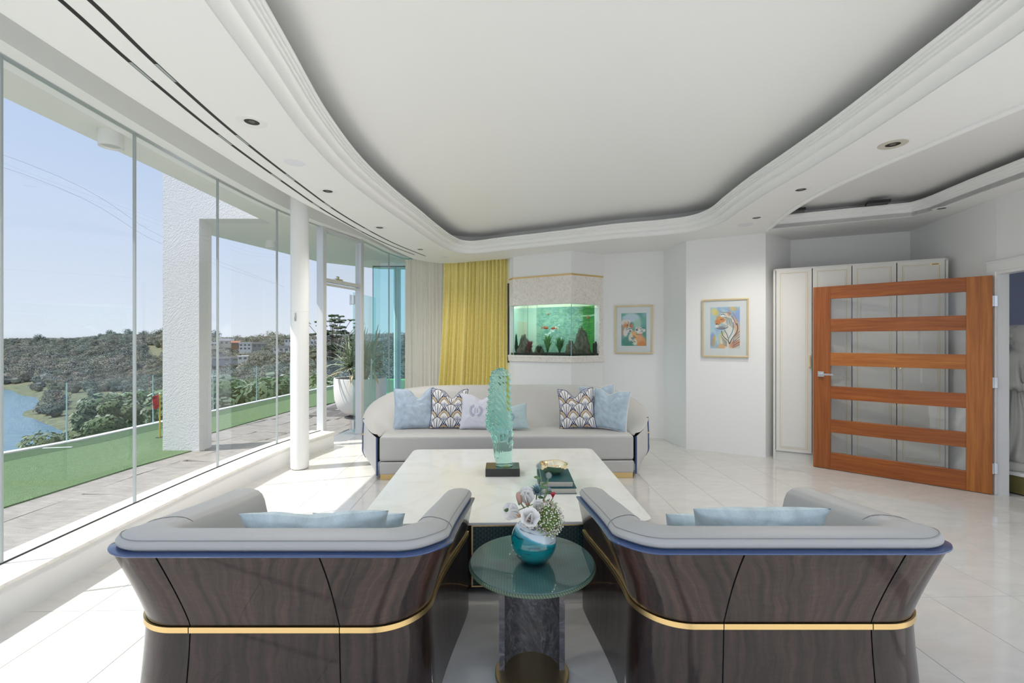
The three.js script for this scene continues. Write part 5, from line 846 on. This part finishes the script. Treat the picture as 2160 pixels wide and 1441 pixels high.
  // thistles
  const thistle = (label, at, via) => { const t = thing('thistle', label, 'flower', ...at), sp = []; for (let i = 0; i < 150; i++) { const y = 1 - 2 * (i + 0.5) / 150, r = Math.sqrt(1 - y * y), a = i * 2.39996, d = V(Math.cos(a) * r, y, Math.sin(a) * r); const c = new THREE.ConeGeometry(0.0012, 0.017, 4).translate(0, 0.0085, 0); c.applyQuaternion(new THREE.Quaternion().setFromUnitVectors(V(0, 1, 0), d)); sp.push(c); } mesh('spines', sp, BY(0.42, 0.47, 0.42, 0.8), t); mesh('head', new THREE.SphereGeometry(0.009, 14, 10), BY(0.30, 0.36, 0.36, 0.9), t); const e = base.clone().sub(V(...at)); mesh('stem', tube([V(0, 0, 0), V(...via), e], 0.0022, 20, 6), stemM, t); mesh('leaf', [0.4, 0.6].map((k, i) => petal(0.035, 0.006, 0.8).rotateZ(i ? -1.1 : 1.2).translate(via[0] * k * 1.5, via[1] * k * 1.5, via[2])), leafM, t); };
  thistle('topmost grey thistle head rising above the bouquet', [0.117, 0.905, -1.985], [0.012, -0.09, 0.0]);
  thistle('grey thistle head just below the topmost one', [0.159, 0.868, -1.975], [-0.018, -0.09, 0.0]);
  thistle('small thistle head at the back of the bouquet before the books', [0.160, 0.80, -1.985], [-0.03, -0.06, 0]);
  const ef = thing('blue_sprig', 'spiky blue-grey sprig among the magnolias, left of the thistle stems', 'flower', 0.108, 0.76, -1.985); { const l = []; for (let i = 0; i < 46; i++) { const a = i * 2.4, e = 0.2 + 1.1 * (i / 46); l.push(petal(0.036, 0.0045, 0.5).rotateX(e).rotateY(a).translate(0, 0.012 * (1 - i / 46) + 0.02, 0)); } mesh('bracts', l, BY(0.22, 0.36, 0.40, 0.6), ef); mesh('stem', tube([V(0, 0.02, 0), V(-0.006, -0.04, 0), V(-0.012, -0.09, 0.01)], 0.003, 12, 6), stemM, ef); }
  const red = thing('red_bud', 'small red flower bud behind the green flower ball', 'flower', 0.176, 0.775, -1.96); { const l = []; for (let i = 0; i < 12; i++) l.push(petal(0.026, 0.005, 0.5).rotateX(0.3).rotateY(i * 2.4)); mesh('petals', l, BY(0.55, 0.05, 0.08, 0.6), red); mesh('stem', tube([V(0, 0, 0), V(-0.03, -0.05, 0), V(-0.075, -0.1, 0)], 0.0022, 12, 6), stemM, red); }
}
// ------------------------------------------------------------ outside: terrace, lawn strip, balustrade
const TY = -0.03;
{
  const bed = struct('terrace', slab([[-7.0, 4], [-7.05, 2], [-6.8, -4], [-6.5, -6], [-6.2, -10], [-5.9, -13.5], [-5.2, -18], [-1, -18], [-1.4, -9.4], ...offset(glassBetween(2.1, -8.75, 40), -0.1).reverse(), [-2.3, 4]], -0.6, TY - 0.022), BY(0.45, 0.43, 0.40, 0.9));
  const stoneT = (z) => tex(512, 512, (u, v) => { const w = tnoise(u, v, 2.5, z, 4), n = tnoise(u + 0.1 * w, v + 0.05 * w, 4, z + 3, 5, 22), p = tnoise(u, v, 60, z + 7, 2, 90) > 0.42 ? 0.88 : 1, k = (0.55 + 0.075 * n + 0.04 * w) * p; return [k, k * 0.975, k * 0.94]; });
  const sm = [0, 1, 2].map((i) => std({ map: stoneT(60 + i * 7), roughness: 0.7, bumpMap: wallBump, bumpScale: 0.0015 })), sw = 0.6, sl = 1.2, g = rbox(sw - 0.005, 0.02, sl - 0.005, 0.003, 0, -0.01, 0, 1);
  let k = 0; for (let i = 0; i < 9; i++) for (let j = 0; j < 15; j++) {
    const z = 1.6 - j * sl - (i % 2) * 0.6, x = onGlass(clamp(z, -8.7, 2.1)) - 0.36 - i * sw + (z < -8.7 ? (z + 8.7) * -0.12 : 0);
    if (x < (z > -6 ? -5.0 : -5.3) || (z < -9 && x < -5.2)) continue; const t = mesh('paving_slab', g, sm[(k++ * 5 + i) % 3], bed); t.position.set(x, TY, z); t.rotation.y = -Math.atan2(onGlass(clamp(z - 0.3, -8.7, 2)) - onGlass(clamp(z + 0.3, -8.7, 2)), -0.6) + Math.PI; t.rotation.y = Math.atan2(onGlass(clamp(z + 0.3, -8.7, 2.1)) - onGlass(clamp(z - 0.3, -8.7, 2.1)), 0.6);
  }
  for (let i = 0; i < 4; i++) for (let j = 0; j < 3; j++) { const t = mesh('paving_slab', rbox(0.595, 0.02, 0.795, 0.003, 0, -0.01, 0, 1), sm[(i + j) % 3], bed); t.position.set(-2.05 - i * 0.6, TY, -9.3 - j * 0.8); }
}
{
  const turfT = (z, k) => std({ map: tex(512, 512, (u, v) => { const n = tnoise(u, v, 120, z, 2) * 0.28 + tnoise(u, v, 12, z + 3, 3) * 0.08, q = k * (1 + n); return [0.345 * q, 0.445 * q, 0.30 * q]; }), roughness: 0.95, bumpMap: tex(256, 256, (u, v) => [0.5 + 0.5 * tnoise(u, v, 70, z, 2)], { srgb: false }), bumpScale: 0.012 });
  const inner = [[-4.75, 3.5], [-4.6, 0], [-4.52, -3.6], [-4.42, -5.3], [-4.3, -6.1], [-4.75, -6.5], [-4.82, -7.3], [-4.76, -8.6], [-4.66, -9.7], [-4.26, -10.9], [-3.6, -13], [-2.6, -16.5]];
  const outer = [[-7.0, 3.5], [-6.95, 0], [-6.75, -3.6], [-6.58, -5.8], [-6.38, -6.6], [-6.29, -8.1], [-6.19, -9.6], [-6.02, -12.4], [-5.8, -14.8], [-5.4, -17.5]], mid = offset(outer, 0.42);
  const t = slab([...mid, ...inner.slice().reverse()], TY - 0.03, TY + 0.014), o = mesh('artificial_turf', t, turfT(3, 1.0)); tag(o, 'bright green artificial putting turf along the terrace', 'turf'); o.userData.kind = 'stuff';
  const e = mesh('border_strip', slab([...outer, ...mid.slice().reverse()], TY - 0.03, TY + 0.016), turfT(9, 0.84), o); 
  // golf flag
  const f = thing('golf_flag', 'small red golf flag on a yellow pole standing in the putting turf', 'flag', -5.37, TY + 0.016, -6.94);
  mesh('pole', cyl(0.011, 0.009, 0.66, 0, 0, 0, 12), BY(0.75, 0.50, 0.05, 0.4), f); mesh('cup', lathe([[0, 0.001], [0.055, 0.002], [0.06, 0.0]], 28), BY(0.03, 0.05, 0.02, 0.9), f); mesh('cap', new THREE.SphereGeometry(0.014, 12, 8).translate(0, 0.665, 0), M.gloss, f);
  mesh('cloth', grid((u, v) => [-0.13 * u * (0.6 + 0.4 * v), 0.66 - 0.19 * (1 - v) - 0.05 * u, 0.03 * Math.sin(u * 9 + v * 2) + 0.004, u, v], 18, 12), std({ map: canvasTex(128, 128, (g) => { g.fillStyle = '#c3222c'; g.fillRect(0, 0, 128, 128); g.fillStyle = '#5c1016'; for (const [x, y] of [[10, 20], [64, 8], [40, 60], [90, 70], [14, 96]]) g.fillRect(x, y, 26, 22); }), roughness: 0.8 }), f);
  const m = mesh('marker_strip', rbox(0.34, 0.006, 0.03, 0.002), M.gloss); m.position.set(-6.25, TY + 0.018, -6.26); m.rotation.y = 0.2; tag(m, 'thin white marker strip lying on the turf by the balustrade', 'marker');
  // glass balustrade
  const b = thing('glass_balustrade', 'frameless clear glass balustrade on a white kerb at the lawn edge', 'balustrade', 0, 0, 0);
  const line = spline(offset(outer, -0.05), 240), cum = [0]; for (let i = 1; i < line.length; i++) cum.push(cum[i - 1] + Math.hypot(line[i][0] - line[i - 1][0], line[i][1] - line[i - 1][1]));
  const at = (s) => { let i = 1; while (i < cum.length - 1 && cum[i] < s) i++; const k = (s - cum[i - 1]) / (cum[i] - cum[i - 1]); return [mix(line[i - 1][0], line[i][0], k), mix(line[i - 1][1], line[i][1], k)]; };
  mesh('kerb', sweep(line, [[-0.06, -0.5], [0.05, -0.5], [0.05, TY + 0.035], [-0.06, TY + 0.035]], { crease: 0.3 }), M.paint, b);
  const edgeM = std({ color: rgb(0.42, 0.62, 0.66), roughness: 0.2 }); const z0 = cum.findIndex((_, i) => line[i][1] < -6.5), s0 = cum[z0] % 1.47;
  for (let s = s0 - 1.47; s < cum[cum.length - 1]; s += 1.47) {
    const a = at(Math.max(0, s + 0.006)), c = at(Math.min(cum[cum.length - 1], s + 1.464)); if (s > 0) { mesh('edge', cyl(0.009, 0.009, 0.85, a[0], TY + 0.03, a[1], 6), edgeM, b); }
    mesh('pane', sweep([a, c], [[0, TY + 0.03], [0, 0.862]], { closedProf: false }), M.balGlass, b);
  }
}
struct('terrace_2', box(7, 0.1, 16, 8.1, TY - 0.05, 5.4), M.paint); struct('terrace_3', box(7.4, 0.1, 9, 0.8, TY - 0.05, 8.7), M.paint);
struct('courtyard_wall', box(0.2, 4.2, 11, 7.3, 2, 1.6), M.paint);
// rendered pillar with its deep beam is part of the house
{ const sh = new THREE.Shape([[-4.69, -0.04], [-4.20, -0.04], [-4.20, 3.095], [-3.39, 3.095], [-3.39, 3.72], [-4.69, 3.72]].map(([x, y]) => new THREE.Vector2(x, y))); struct('pillar', planarUV(new THREE.ExtrudeGeometry(sh, { depth: 0.255, bevelEnabled: false }).translate(0, 0, -6.365)), M.stucco); }
{
  const drum = (label, x, z, r, h) => { const t = thing('surface_light', label, 'light fitting', x, 3.1, z, 0, 'drum lights under the eaves'); mesh('drum', lathe([[r, 0], [r, -h], [r * 0.85, -h - 0.003], [r * 0.8, -h + 0.02], [0, -h + 0.02]], 32), M.gloss, t); mesh('diffuser', lathe([[0, -h + 0.015], [r * 0.79, -h + 0.015]], 24), BY(0.55, 0.57, 0.55, 0.5), t); };
  drum('white drum light under the eaves at the upper left, next to the sky', -3.17, -3.6, 0.08, 0.115); drum('white drum light under the eaves beyond the pillar', -3.98, -7.5, 0.07, 0.115);
}
// potted agave by the door
{
  const t = thing('planter', 'large white round planter with a spiky grey-green agave outside the glass door', 'planter', -2.98, TY, -8.95);
  mesh('pot', lathe([[0, 0.03], [0.16, 0.03], [0.20, 0.045], [0.33, 0.10], [0.43, 0.20], [0.48, 0.36], [0.495, 0.55], [0.495, 0.755], [0.488, 0.765], [0.465, 0.765], [0.46, 0.75], [0.46, 0.66], [0, 0.66]], 72), std({ color: rgb(0.80, 0.79, 0.77), roughness: 0.5 }), t);
  mesh('foot', lathe([[0, 0], [0.19, 0], [0.2, 0.005], [0.2, 0.035], [0, 0.035]], 48), BY(0.10, 0.09, 0.085, 0.8), t);
  mesh('soil', lathe([[0, 0.70], [0.3, 0.695], [0.46, 0.68]], 32), BY(0.07, 0.05, 0.035, 1), t);
  const lm = [[0.25, 0.30, 0.19], [0.32, 0.36, 0.25], [0.19, 0.24, 0.13], [0.42, 0.36, 0.20]].map((c) => std({ map: tex(32, 128, (u, v) => { const e = Math.abs(u - 0.5) * 2, k = 1 + 0.5 * Math.pow(e, 5) + 0.12 * noise3(u * 3, v * 5, 2); return c.map((q) => Math.pow(q, 0.4545) * Math.min(1.25, k)); }), roughness: 0.55 }));
  const leafG = (l, w, bend, dry) => grid((u, v) => { const a = (u - 0.5) * 2, ww = w * Math.pow(1 - v, 0.7) * (0.65 + 0.35 * Math.min(1, v * 5)), th = bend * v; return [a * ww, l * (Math.abs(bend) < 0.05 ? v : Math.sin(th) / bend), l * (Math.abs(bend) < 0.05 ? 0 : (1 - Math.cos(th)) / bend) + 0.3 * ww * a * a, u, v]; }, 6, 12);
  const kinds = [leafG(0.62, 0.03, 0.4), leafG(0.56, 0.032, 0.9), leafG(0.50, 0.028, 1.3), leafG(0.66, 0.028, 0.1)];
  const heads = [[0, 0.42, 0], [-0.16, 0.30, 0.12], [0.2, 0.34, 0.05], [0.02, 0.36, -0.2]];
  heads.forEach(([x, y, z], h) => {
    mesh('trunk', tube([[x * 0.4, 0.66, z * 0.4], [x * 0.8, 0.66 + y * 0.6, z * 0.8], [x, 0.68 + y, z]], 0.035, 12, 8), BY(0.20, 0.15, 0.10, 0.95), t);
    const n = h ? 34 : 44; for (let i = 0; i < n; i++) { const m = mesh('leaf', kinds[(i * 3 + h) % 4], lm[i < 5 ? 3 : (i + h) % 3], t), f = i / n; m.position.set(x, 0.68 + y, z); m.rotation.set(0, i * 2.39996 + h, 0); m.rotateX(mix(2.0, 0.12, Math.pow(f, 0.8))); m.scale.setScalar(rr(1.0, 1.35)); }
  });
}
// tinted glass wind screen where the house turns the corner, with a white post behind it
{
  const t = thing('glass_screen', 'tall teal-tinted glass wind screen standing out beyond the last window', 'glass screen', 0, 0, 0);
  mesh('pane', sweep([[-2.84, -9.3], [-2.38, -9.3]], [[0, TY], [0, 2.97]], { closedProf: false }), M.tealGlass, t); mesh('pane', sweep([[-2.37, -9.3], [-1.75, -9.3]], [[0, TY], [0, 2.97]], { closedProf: false }), M.tealGlass, t);
  mesh('top_rail', rbox(1.1, 0.02, 0.02, 0.003, -2.295, 2.98, -9.3), M.dark, t); mesh('edge', box(0.012, 3, 0.012, -2.84, 1.47, -9.3), BY(0.05, 0.22, 0.22, 0.3), t); mesh('edge', box(0.01, 3, 0.012, -2.375, 1.47, -9.3), BY(0.05, 0.22, 0.22, 0.3), t);
  mesh('handle', [cyl(0.012, 0.012, 0.3, -2.62, 0.95, -9.25, 12), box(0.02, 0.04, 0.05, -2.62, 1.2, -9.275)], M.chrome, t);
  const c = struct('column_2', lathe([[0.08, TY], [0.08, 3.2]], 24), M.paint); c.position.set(-2.62, 0, -10.4);
  struct('terrace_lawn', slab([[-3.6, -11.6], [-1.0, -11.6], [-1.0, -17.9], [-4.9, -17.9], [-4.4, -14.5]], TY - 0.02, TY + 0.01), BY(0.13, 0.33, 0.10, 0.95));
}
// overhead cables
for (const [dy, l] of [[0, 'upper'], [-0.55, 'lower']]) { const c = mesh('overhead_cable', tube([[-40, 11.6 + dy, 4], [-22.5, 9.7 + dy, -20], [-26.2, 9.3 + dy, -34], [-40, 11, -80]], 0.007, 60, 5), BY(0.55, 0.57, 0.6, 0.6)); tag(c, l + ' of the two thin overhead cables crossing the sky at the left', 'cable'); }

// ------------------------------------------------------------ the bay: land, water, woods and houses
const landCols = [18, 30, 50, 80, 120, 180, 260, 300, 400, 550, 800, 1000, 1500, 2500, 5000];
const landRows = [
  [-3.2, [-8, -18, -30, -43, -46, -46, -46, -46, -46, -46, -44, -40, -30, -8, 0]],
  [-1.125, [-6, -16, -28, -41, -46, -46, -46, -46, -40, -30, -17, -14, -20, 2, 0]],
  [-1.0625, [-5, -12, -20, -34, -46, -46, -39.5, -41.5, -39, -28, -13, -9, -18, 4, 0]],
  [-0.98, [-4.0, -9.5, -15, -27, -43, -42, -38, -37, -36, -24, -8, -3, -14, 6, 0]],
  [-0.865, [-3.2, -7, -12, -23, -39.6, -39.7, -39.2, -38, -34, -20, -1, 7, -2, 6, 0]],
  [-0.766, [-3, -9, -17, -28, -38, -39, -38, -35, -28, -14, 0, 5, 0, 5, 0]],
  [-0.656, [-3, -8, -16, -24, -30, -30, -24, -20, -12, -7, -4, -4, -4, -4, -4]],
  [-0.5, [-3, -8, -15, -21, -24, -22, -16, -12, -7, -4, -3, -3, -3, -3, -3]],
  [-0.2, [-3, -8, -14, -18, -18, -14, -9, -6, -3, 0, 0, 0, 0, 0, 0]],
  [0.6, [-3, -8, -14, -18, -18, -14, -9, -6, -3, 0, 0, 0, 0, 0, 0]],
];
const landH = (u, d) => {
  let i = 1; while (i < landRows.length - 1 && landRows[i][0] < u) i++; let j = 1; while (j < landCols.length - 1 && landCols[j] < d) j++;
  const ku = sstep(clamp((u - landRows[i - 1][0]) / (landRows[i][0] - landRows[i - 1][0]), 0, 1), 0, 1), kd = clamp((d - landCols[j - 1]) / (landCols[j] - landCols[j - 1]), 0, 1), r = (q) => mix(landRows[q][1][j - 1], landRows[q][1][j], kd);
  return mix(r(i - 1), r(i), ku) + Math.min(5, d * 0.004) * fbm(u * d * 0.012, d * 0.012, 4, 3);
};
{
  const g = grid((a, b) => { const u = mix(-3.2, 0.6, a), d = 17 * Math.pow(5000 / 17, b); return [u * d, landH(u, d), -d, u * d / 40, d / 40]; }, 150, 150);
  struct('terrain', g, std({ map: tex(256, 256, (u, v) => { const n = tnoise(u, v, 8, 4, 5), k = 0.42 + 0.12 * n; return [k * 0.98, k, k * 0.78]; }), roughness: 1 }));
  const wb = tex(512, 512, (u, v) => [0.5 + 0.5 * tnoise(u, v, 14, 7, 4, 40)], { srgb: false, rx: 30, ry: 60 });
  const w = new THREE.PlaneGeometry(6000, 3000).rotateX(-Math.PI / 2); struct('water', w, phy({ color: rgb(0.12, 0.20, 0.27), roughness: 0.2, bumpMap: wb, bumpScale: 0.35 })).position.set(-2400, -40.5, -1480);
}
const houses = [];
{
  const roofC = { grey: [0.16, 0.17, 0.19], dark: [0.06, 0.065, 0.07], red: [0.30, 0.14, 0.09], white: [0.72, 0.72, 0.72] }, wallC = { white: [0.74, 0.74, 0.72], cream: [0.62, 0.56, 0.46], grey: [0.30, 0.32, 0.34], brick: [0.32, 0.19, 0.13] };
  const mats = {}; const mat = (c) => (mats[c.join()] ??= BY(...c, 0.8)); const win = BY(0.16, 0.18, 0.20, 0.2);
  const house = (label, px, py, d, wpx, hpx, wall, roof, kind) => { // px, py: middle of its ground line as seen from the room
    const u = (px - 1080) / 960, w = wpx * d / 960, h = hpx * d / 960, y = 1.45 - (py - 721) / 960 * d, dp = Math.max(6, w * 0.6), x = u * d; houses.push([u, d, w / 2 / d, y, h]);
    const t = thing('house', label, 'house', x, y, -d, Math.atan2(-x, d) * 0.55 + 0.15);
    const wh = kind === 'gable' ? h * 0.62 : h * 0.86;
    mesh('walls', box(w, wh + 3, dp, 0, wh / 2 - 1.5, -dp / 2), mat(wallC[wall]), t);
    if (kind === 'gable') { const sh = new THREE.Shape([new THREE.Vector2(-dp / 2 - 0.4, 0), new THREE.Vector2(0, h * 0.38), new THREE.Vector2(dp / 2 + 0.4, 0)]); mesh('roof', new THREE.ExtrudeGeometry(sh, { depth: w + 0.8, bevelEnabled: false }).translate(0, 0, -w / 2 - 0.4).rotateY(Math.PI / 2).translate(0, wh, -dp / 2), mat(roofC[roof]), t); }
    else mesh('roof', box(w + 0.9, h * 0.14, dp + 0.9, 0, wh + h * 0.07, -dp / 2), mat(roofC[roof]), t);
    const n = Math.max(2, Math.min(3, Math.round(wpx / 8))), rows = hpx > 14 ? 2 : 1; for (let r = 0; r < rows; r++) for (let i = 0; i < n; i++) mesh('window', box(w / n * 0.55, wh / rows * 0.5, 0.2, -w / 2 + w / n * (i + 0.5), wh / rows * (r + 0.52), 0.0), win, t);
  };
  house('small dark-roofed house just right of the white pillar, on the skyline', 452, 731, 420, 14, 8, 'cream', 'grey', 'gable');
  house('grey-roofed house on the skyline, second to the right of the pillar', 478, 728, 430, 26, 13, 'cream', 'grey', 'gable');
  house('pink-brown house below the skyline, right of the grey-roofed one', 497, 731, 400, 16, 11, 'brick', 'red', 'gable');
  house('pale two-storey house with a flat roof, left of the third glass joint', 517, 740, 360, 22, 17, 'white', 'white', 'flat');
  house('dark blue-roofed house beside the pale two-storey one', 547, 735, 380, 26, 13, 'grey', 'dark', 'gable');
  house('long low dark-roofed house among the trees, right of the pillar', 478, 763, 300, 50, 9, 'grey', 'dark', 'gable');
  house('white low house right of the long dark-roofed one', 512, 761, 300, 18, 9, 'white', 'white', 'flat');
  house('tiny dark roof among trees at the pillar edge', 461, 749, 340, 10, 5, 'grey', 'dark', 'flat');
  house('white house with dark roof on the slope left of the round column', 593, 743, 330, 30, 13, 'white', 'dark', 'gable');
  house('brown house beside the white one left of the round column', 585, 741, 350, 14, 8, 'brick', 'red', 'gable');
  house('bright white house on the skyline, half behind the round column', 608, 725, 390, 14, 10, 'white', 'grey', 'flat');
  house('white house with a grey roof on the skyline right of the round column', 658, 728, 400, 20, 11, 'white', 'grey', 'gable');
  house('white house behind the top of the agave', 795, 716, 380, 14, 9, 'white', 'white', 'flat');
  house('dark timber house on the wooded hill, left of the pillar', 318, 742, 700, 19, 9, 'grey', 'dark', 'flat');
  house('white-roofed house on the wooded hill, lower than the dark one', 329, 755, 640, 28, 9, 'white', 'white', 'flat');
  const names = ['first', 'second', 'third', 'fourth', 'fifth', 'sixth', 'seventh', 'eighth', 'ninth', 'tenth', 'eleventh', 'twelfth'];
  for (let i = 0; i < 12; i++) house('tiny house on the far ridge across the bay, ' + names[i] + ' from the left', 12 + i * 18 + rr(-5, 5), 728 + rr(-3, 5), 1900, rr(5, 9), rr(3, 4.5), ['white', 'cream', 'white', 'brick'][i % 4], ['red', 'grey', 'white', 'dark'][(i * 3) % 4], i % 2 ? 'gable' : 'flat');
}
{ // trees
  const greens = [[0.135, 0.16, 0.122], [0.17, 0.182, 0.142], [0.115, 0.148, 0.12], [0.185, 0.187, 0.152], [0.112, 0.14, 0.128]];
  const crownNear = (seed, n) => { // leaf clumps on a lumpy crown
    const out = []; const pos = [], idx = [], nor = []; let k = 0; const lobes = Array.from({ length: 9 }, () => [rr(-0.55, 0.55), rr(-0.1, 0.75), rr(-0.55, 0.55), rr(0.32, 0.55)]);
    for (let i = 0; i < n; i++) { const l = lobes[i % 9], y = rr(-0.6, 1), r = Math.sqrt(Math.max(0, 1 - y * y)), a = rr(0, 6.283), q = rr(0.72, 1.04), c = V(l[0] + Math.cos(a) * r * l[3] * q, l[1] + y * l[3] * q * 0.8, l[2] + Math.sin(a) * r * l[3] * q), nn = V(Math.cos(a) * r, y + 0.35, Math.sin(a) * r).normalize(), s = rr(0.035, 0.075); const t1 = V(rr(-1, 1), rr(-1, 1), rr(-1, 1)).cross(nn).normalize(), t2 = nn.clone().cross(t1).normalize(); t2.addScaledVector(nn, rr(-0.9, 0.9)).normalize();
      for (const [p, w] of [[-1, -0.45], [1, -0.45], [1, 0.45], [-1, 0.45]]) { const v = c.clone().addScaledVector(t1, p * s).addScaledVector(t2, w * s); pos.push(v.x, v.y, v.z); nor.push(nn.x, nn.y, nn.z); } idx.push(k, k + 1, k + 2, k, k + 2, k + 3); k += 4; }
    const g = new THREE.BufferGeometry(); g.setAttribute('position', new THREE.Float32BufferAttribute(pos, 3)); g.setAttribute('normal', new THREE.Float32BufferAttribute(nor, 3)); g.setAttribute('uv', new THREE.Float32BufferAttribute(new Float32Array(k * 2), 2)); g.setIndex(idx); return g;
  };
  const nearC = [1, 2, 3].map((s) => crownNear(s, 3000)), leafMs = greens.map((c) => phy({ color: rgb(c[0] * 0.9, c[1] * 1.08, c[2] * 0.6), roughness: 0.9, transmission: 0.3, thickness: 0 })), bark = BY(0.20, 0.17, 0.14, 0.9);
  const trunkG = merge([tube([[0, -1.6, 0], [0.03, -0.6, 0.02], [0, 0.1, 0]], 0.05, 8, 6), tube([[0, -0.5, 0], [0.2, -0.1, 0.1], [0.35, 0.25, 0.15]], 0.025, 6, 5), tube([[0, -0.4, 0], [-0.2, 0, -0.1], [-0.3, 0.3, -0.2]], 0.025, 6, 5)]);
  const blockTree = (u, d, top) => houses.some(([hu, hd, hw, hy, hh]) => d < hd * 1.03 && Math.abs(u - hu) < hw * 1.1 + 2.5 / d && (d > hd * 0.95 || (top - 1.45) / d > (hy + 0.3 * hh - 1.45) / hd));
  const groups = { slope: 'trees on the slope below the terrace', }; let count = 0;
  const labelOf = (u, d) => (u < -0.70 ? (d < 75 ? 'bushy olive-green tree on the bank just below the turf, left of the pillar' : 'olive-green tree near the water, left of the pillar') : u < -0.47 ? (d < 75 ? 'dense green tree just below the balustrade, between pillar and round column' : 'green tree in the valley between pillar and round column') : (d < 75 ? 'dense green tree just below the balustrade, right of the round column' : 'green tree in the valley right of the round column'));
  const placeTree = (u, d, r, sink = 1.15) => { const y = landH(u, d), t = thing('tree', labelOf(u, d), 'tree', u * d, y + r * sink, -d, rr(0, 6.28), labelOf(u, d).replace(/^.*? tree/, 'trees')); t.scale.set(r, r * rr(0.85, 1.15), r); mesh('crown', nearC[count % 3], leafMs[(count * 7 + 1) % 5], t); mesh('trunk', trunkG, bark, t); count++; };
  for (let d = 34, row = 0; d < 118; d += 4.2 + d * 0.022, row++) for (let u = -1.16 + (row % 2) * 0.03; u < -0.22; u += 5.2 / d) { const uu = u + rr(-1, 1) / d, dd = d + rr(-1.5, 1.5); if (landH(uu, dd) < -38.5) continue; const lim = u < -0.72 ? mix(2.2, 3.2, sstep(u, -1.1, -0.72)) : 3.9; placeTree(uu, dd, rr(0.8, 1.15) * lim); }
  // layered gum tree behind the agave
  { const t = thing('gum_tree', 'tall gum tree with flat layered crowns rising behind the agave', 'tree', -24.5, -6.2, -62); const tr = [], cr = []; for (let i = 0; i < 64; i++) { const x = rr(-3.4, 3.8), z = rr(-2, 2), y = 8.9 + rr(-3.4, 2.6) - Math.abs(x) * 0.3, r = rr(0.5, 0.95); cr.push(nearC[i % 3].clone().scale(r, r * 0.34, r).translate(x, y, z)); tr.push(tube([[x * 0.1, 3 + rr(0, 2), 0], [x * 0.6, y - 1.6, z * 0.6], [x, y, z]], 0.035, 8, 5)); } mesh('crown', cr, leafMs[0], t); tr.push(tube([[0, -8, 0], [0.2, 0, 0], [0, 5, 0]], 0.22, 10, 8)); mesh('trunk', tr, bark, t); }
  // the woods further off: one mass
  const blob = (() => { const g = crownNear(7, 900), a = g.attributes.position; g.scale(1.2, 1.1, 1.2); const core = new THREE.IcosahedronGeometry(0.72, 2); for (const q of [core]) { const b = q.attributes.position; for (let i = 0; i < b.count; i++) { const v = V().fromBufferAttribute(b, i), k = 1 + 0.3 * fbm(v.x * 2, v.y * 2, v.z * 2, 2); b.setXYZ(i, v.x * k, v.y * k * 0.8 + 0.1, v.z * k); } q.computeVertexNormals(); } return merge([g, core]); })();
  const list = []; for (let d = 112; d < 2700;) { const s = d < 420 ? 5.2 : d < 1100 ? 8 : 20; for (let u = -1.3; u < -0.15; u += s / d) { const uu = u + rr(-0.5, 0.5) * s / d, dd = d + rr(-0.5, 0.5) * s, h = landH(uu, dd); if (h < -39.4) continue; const flat = uu < -0.74 && h < -36.5 && dd < 420 && !(uu < -1.0 && dd > 240 && dd < 320); if (flat && rnd() < 0.93) continue; const r = s * rr(0.5, 0.85) * (dd > 1100 ? 0.5 : 1); if (blockTree(uu, dd, h + r * 1.45)) continue; list.push([uu * dd, h + r * 0.45, -dd, r]); } d += s * 0.9; }
  const im = new THREE.InstancedMesh(blob, std({ color: 0xffffff, roughness: 1 }), list.length), m4 = new THREE.Matrix4(), q = new THREE.Quaternion(), col = new THREE.Color();
  list.forEach(([x, y, z, r], i) => { q.setFromEuler(new THREE.Euler(0, rr(0, 6.28), 0)); m4.compose(V(x, y, z), q, V(r * rr(0.9, 1.15), r * rr(0.8, 1.3), r)); im.setMatrixAt(i, m4); const c = greens[Math.floor(rnd() * 5)], k = rr(0.8, 1.35); im.setColorAt(i, col.setRGB(c[0] * k * 1.15, c[1] * k * 1.1, c[2] * k * 1.15)); });
  im.castShadow = im.receiveShadow = true; fit(im, 'woods'); tag(im, 'continuous bushland canopy covering the hills round the bay', 'woods'); im.userData.kind = 'stuff';
}
renderer.render(scene, camera);
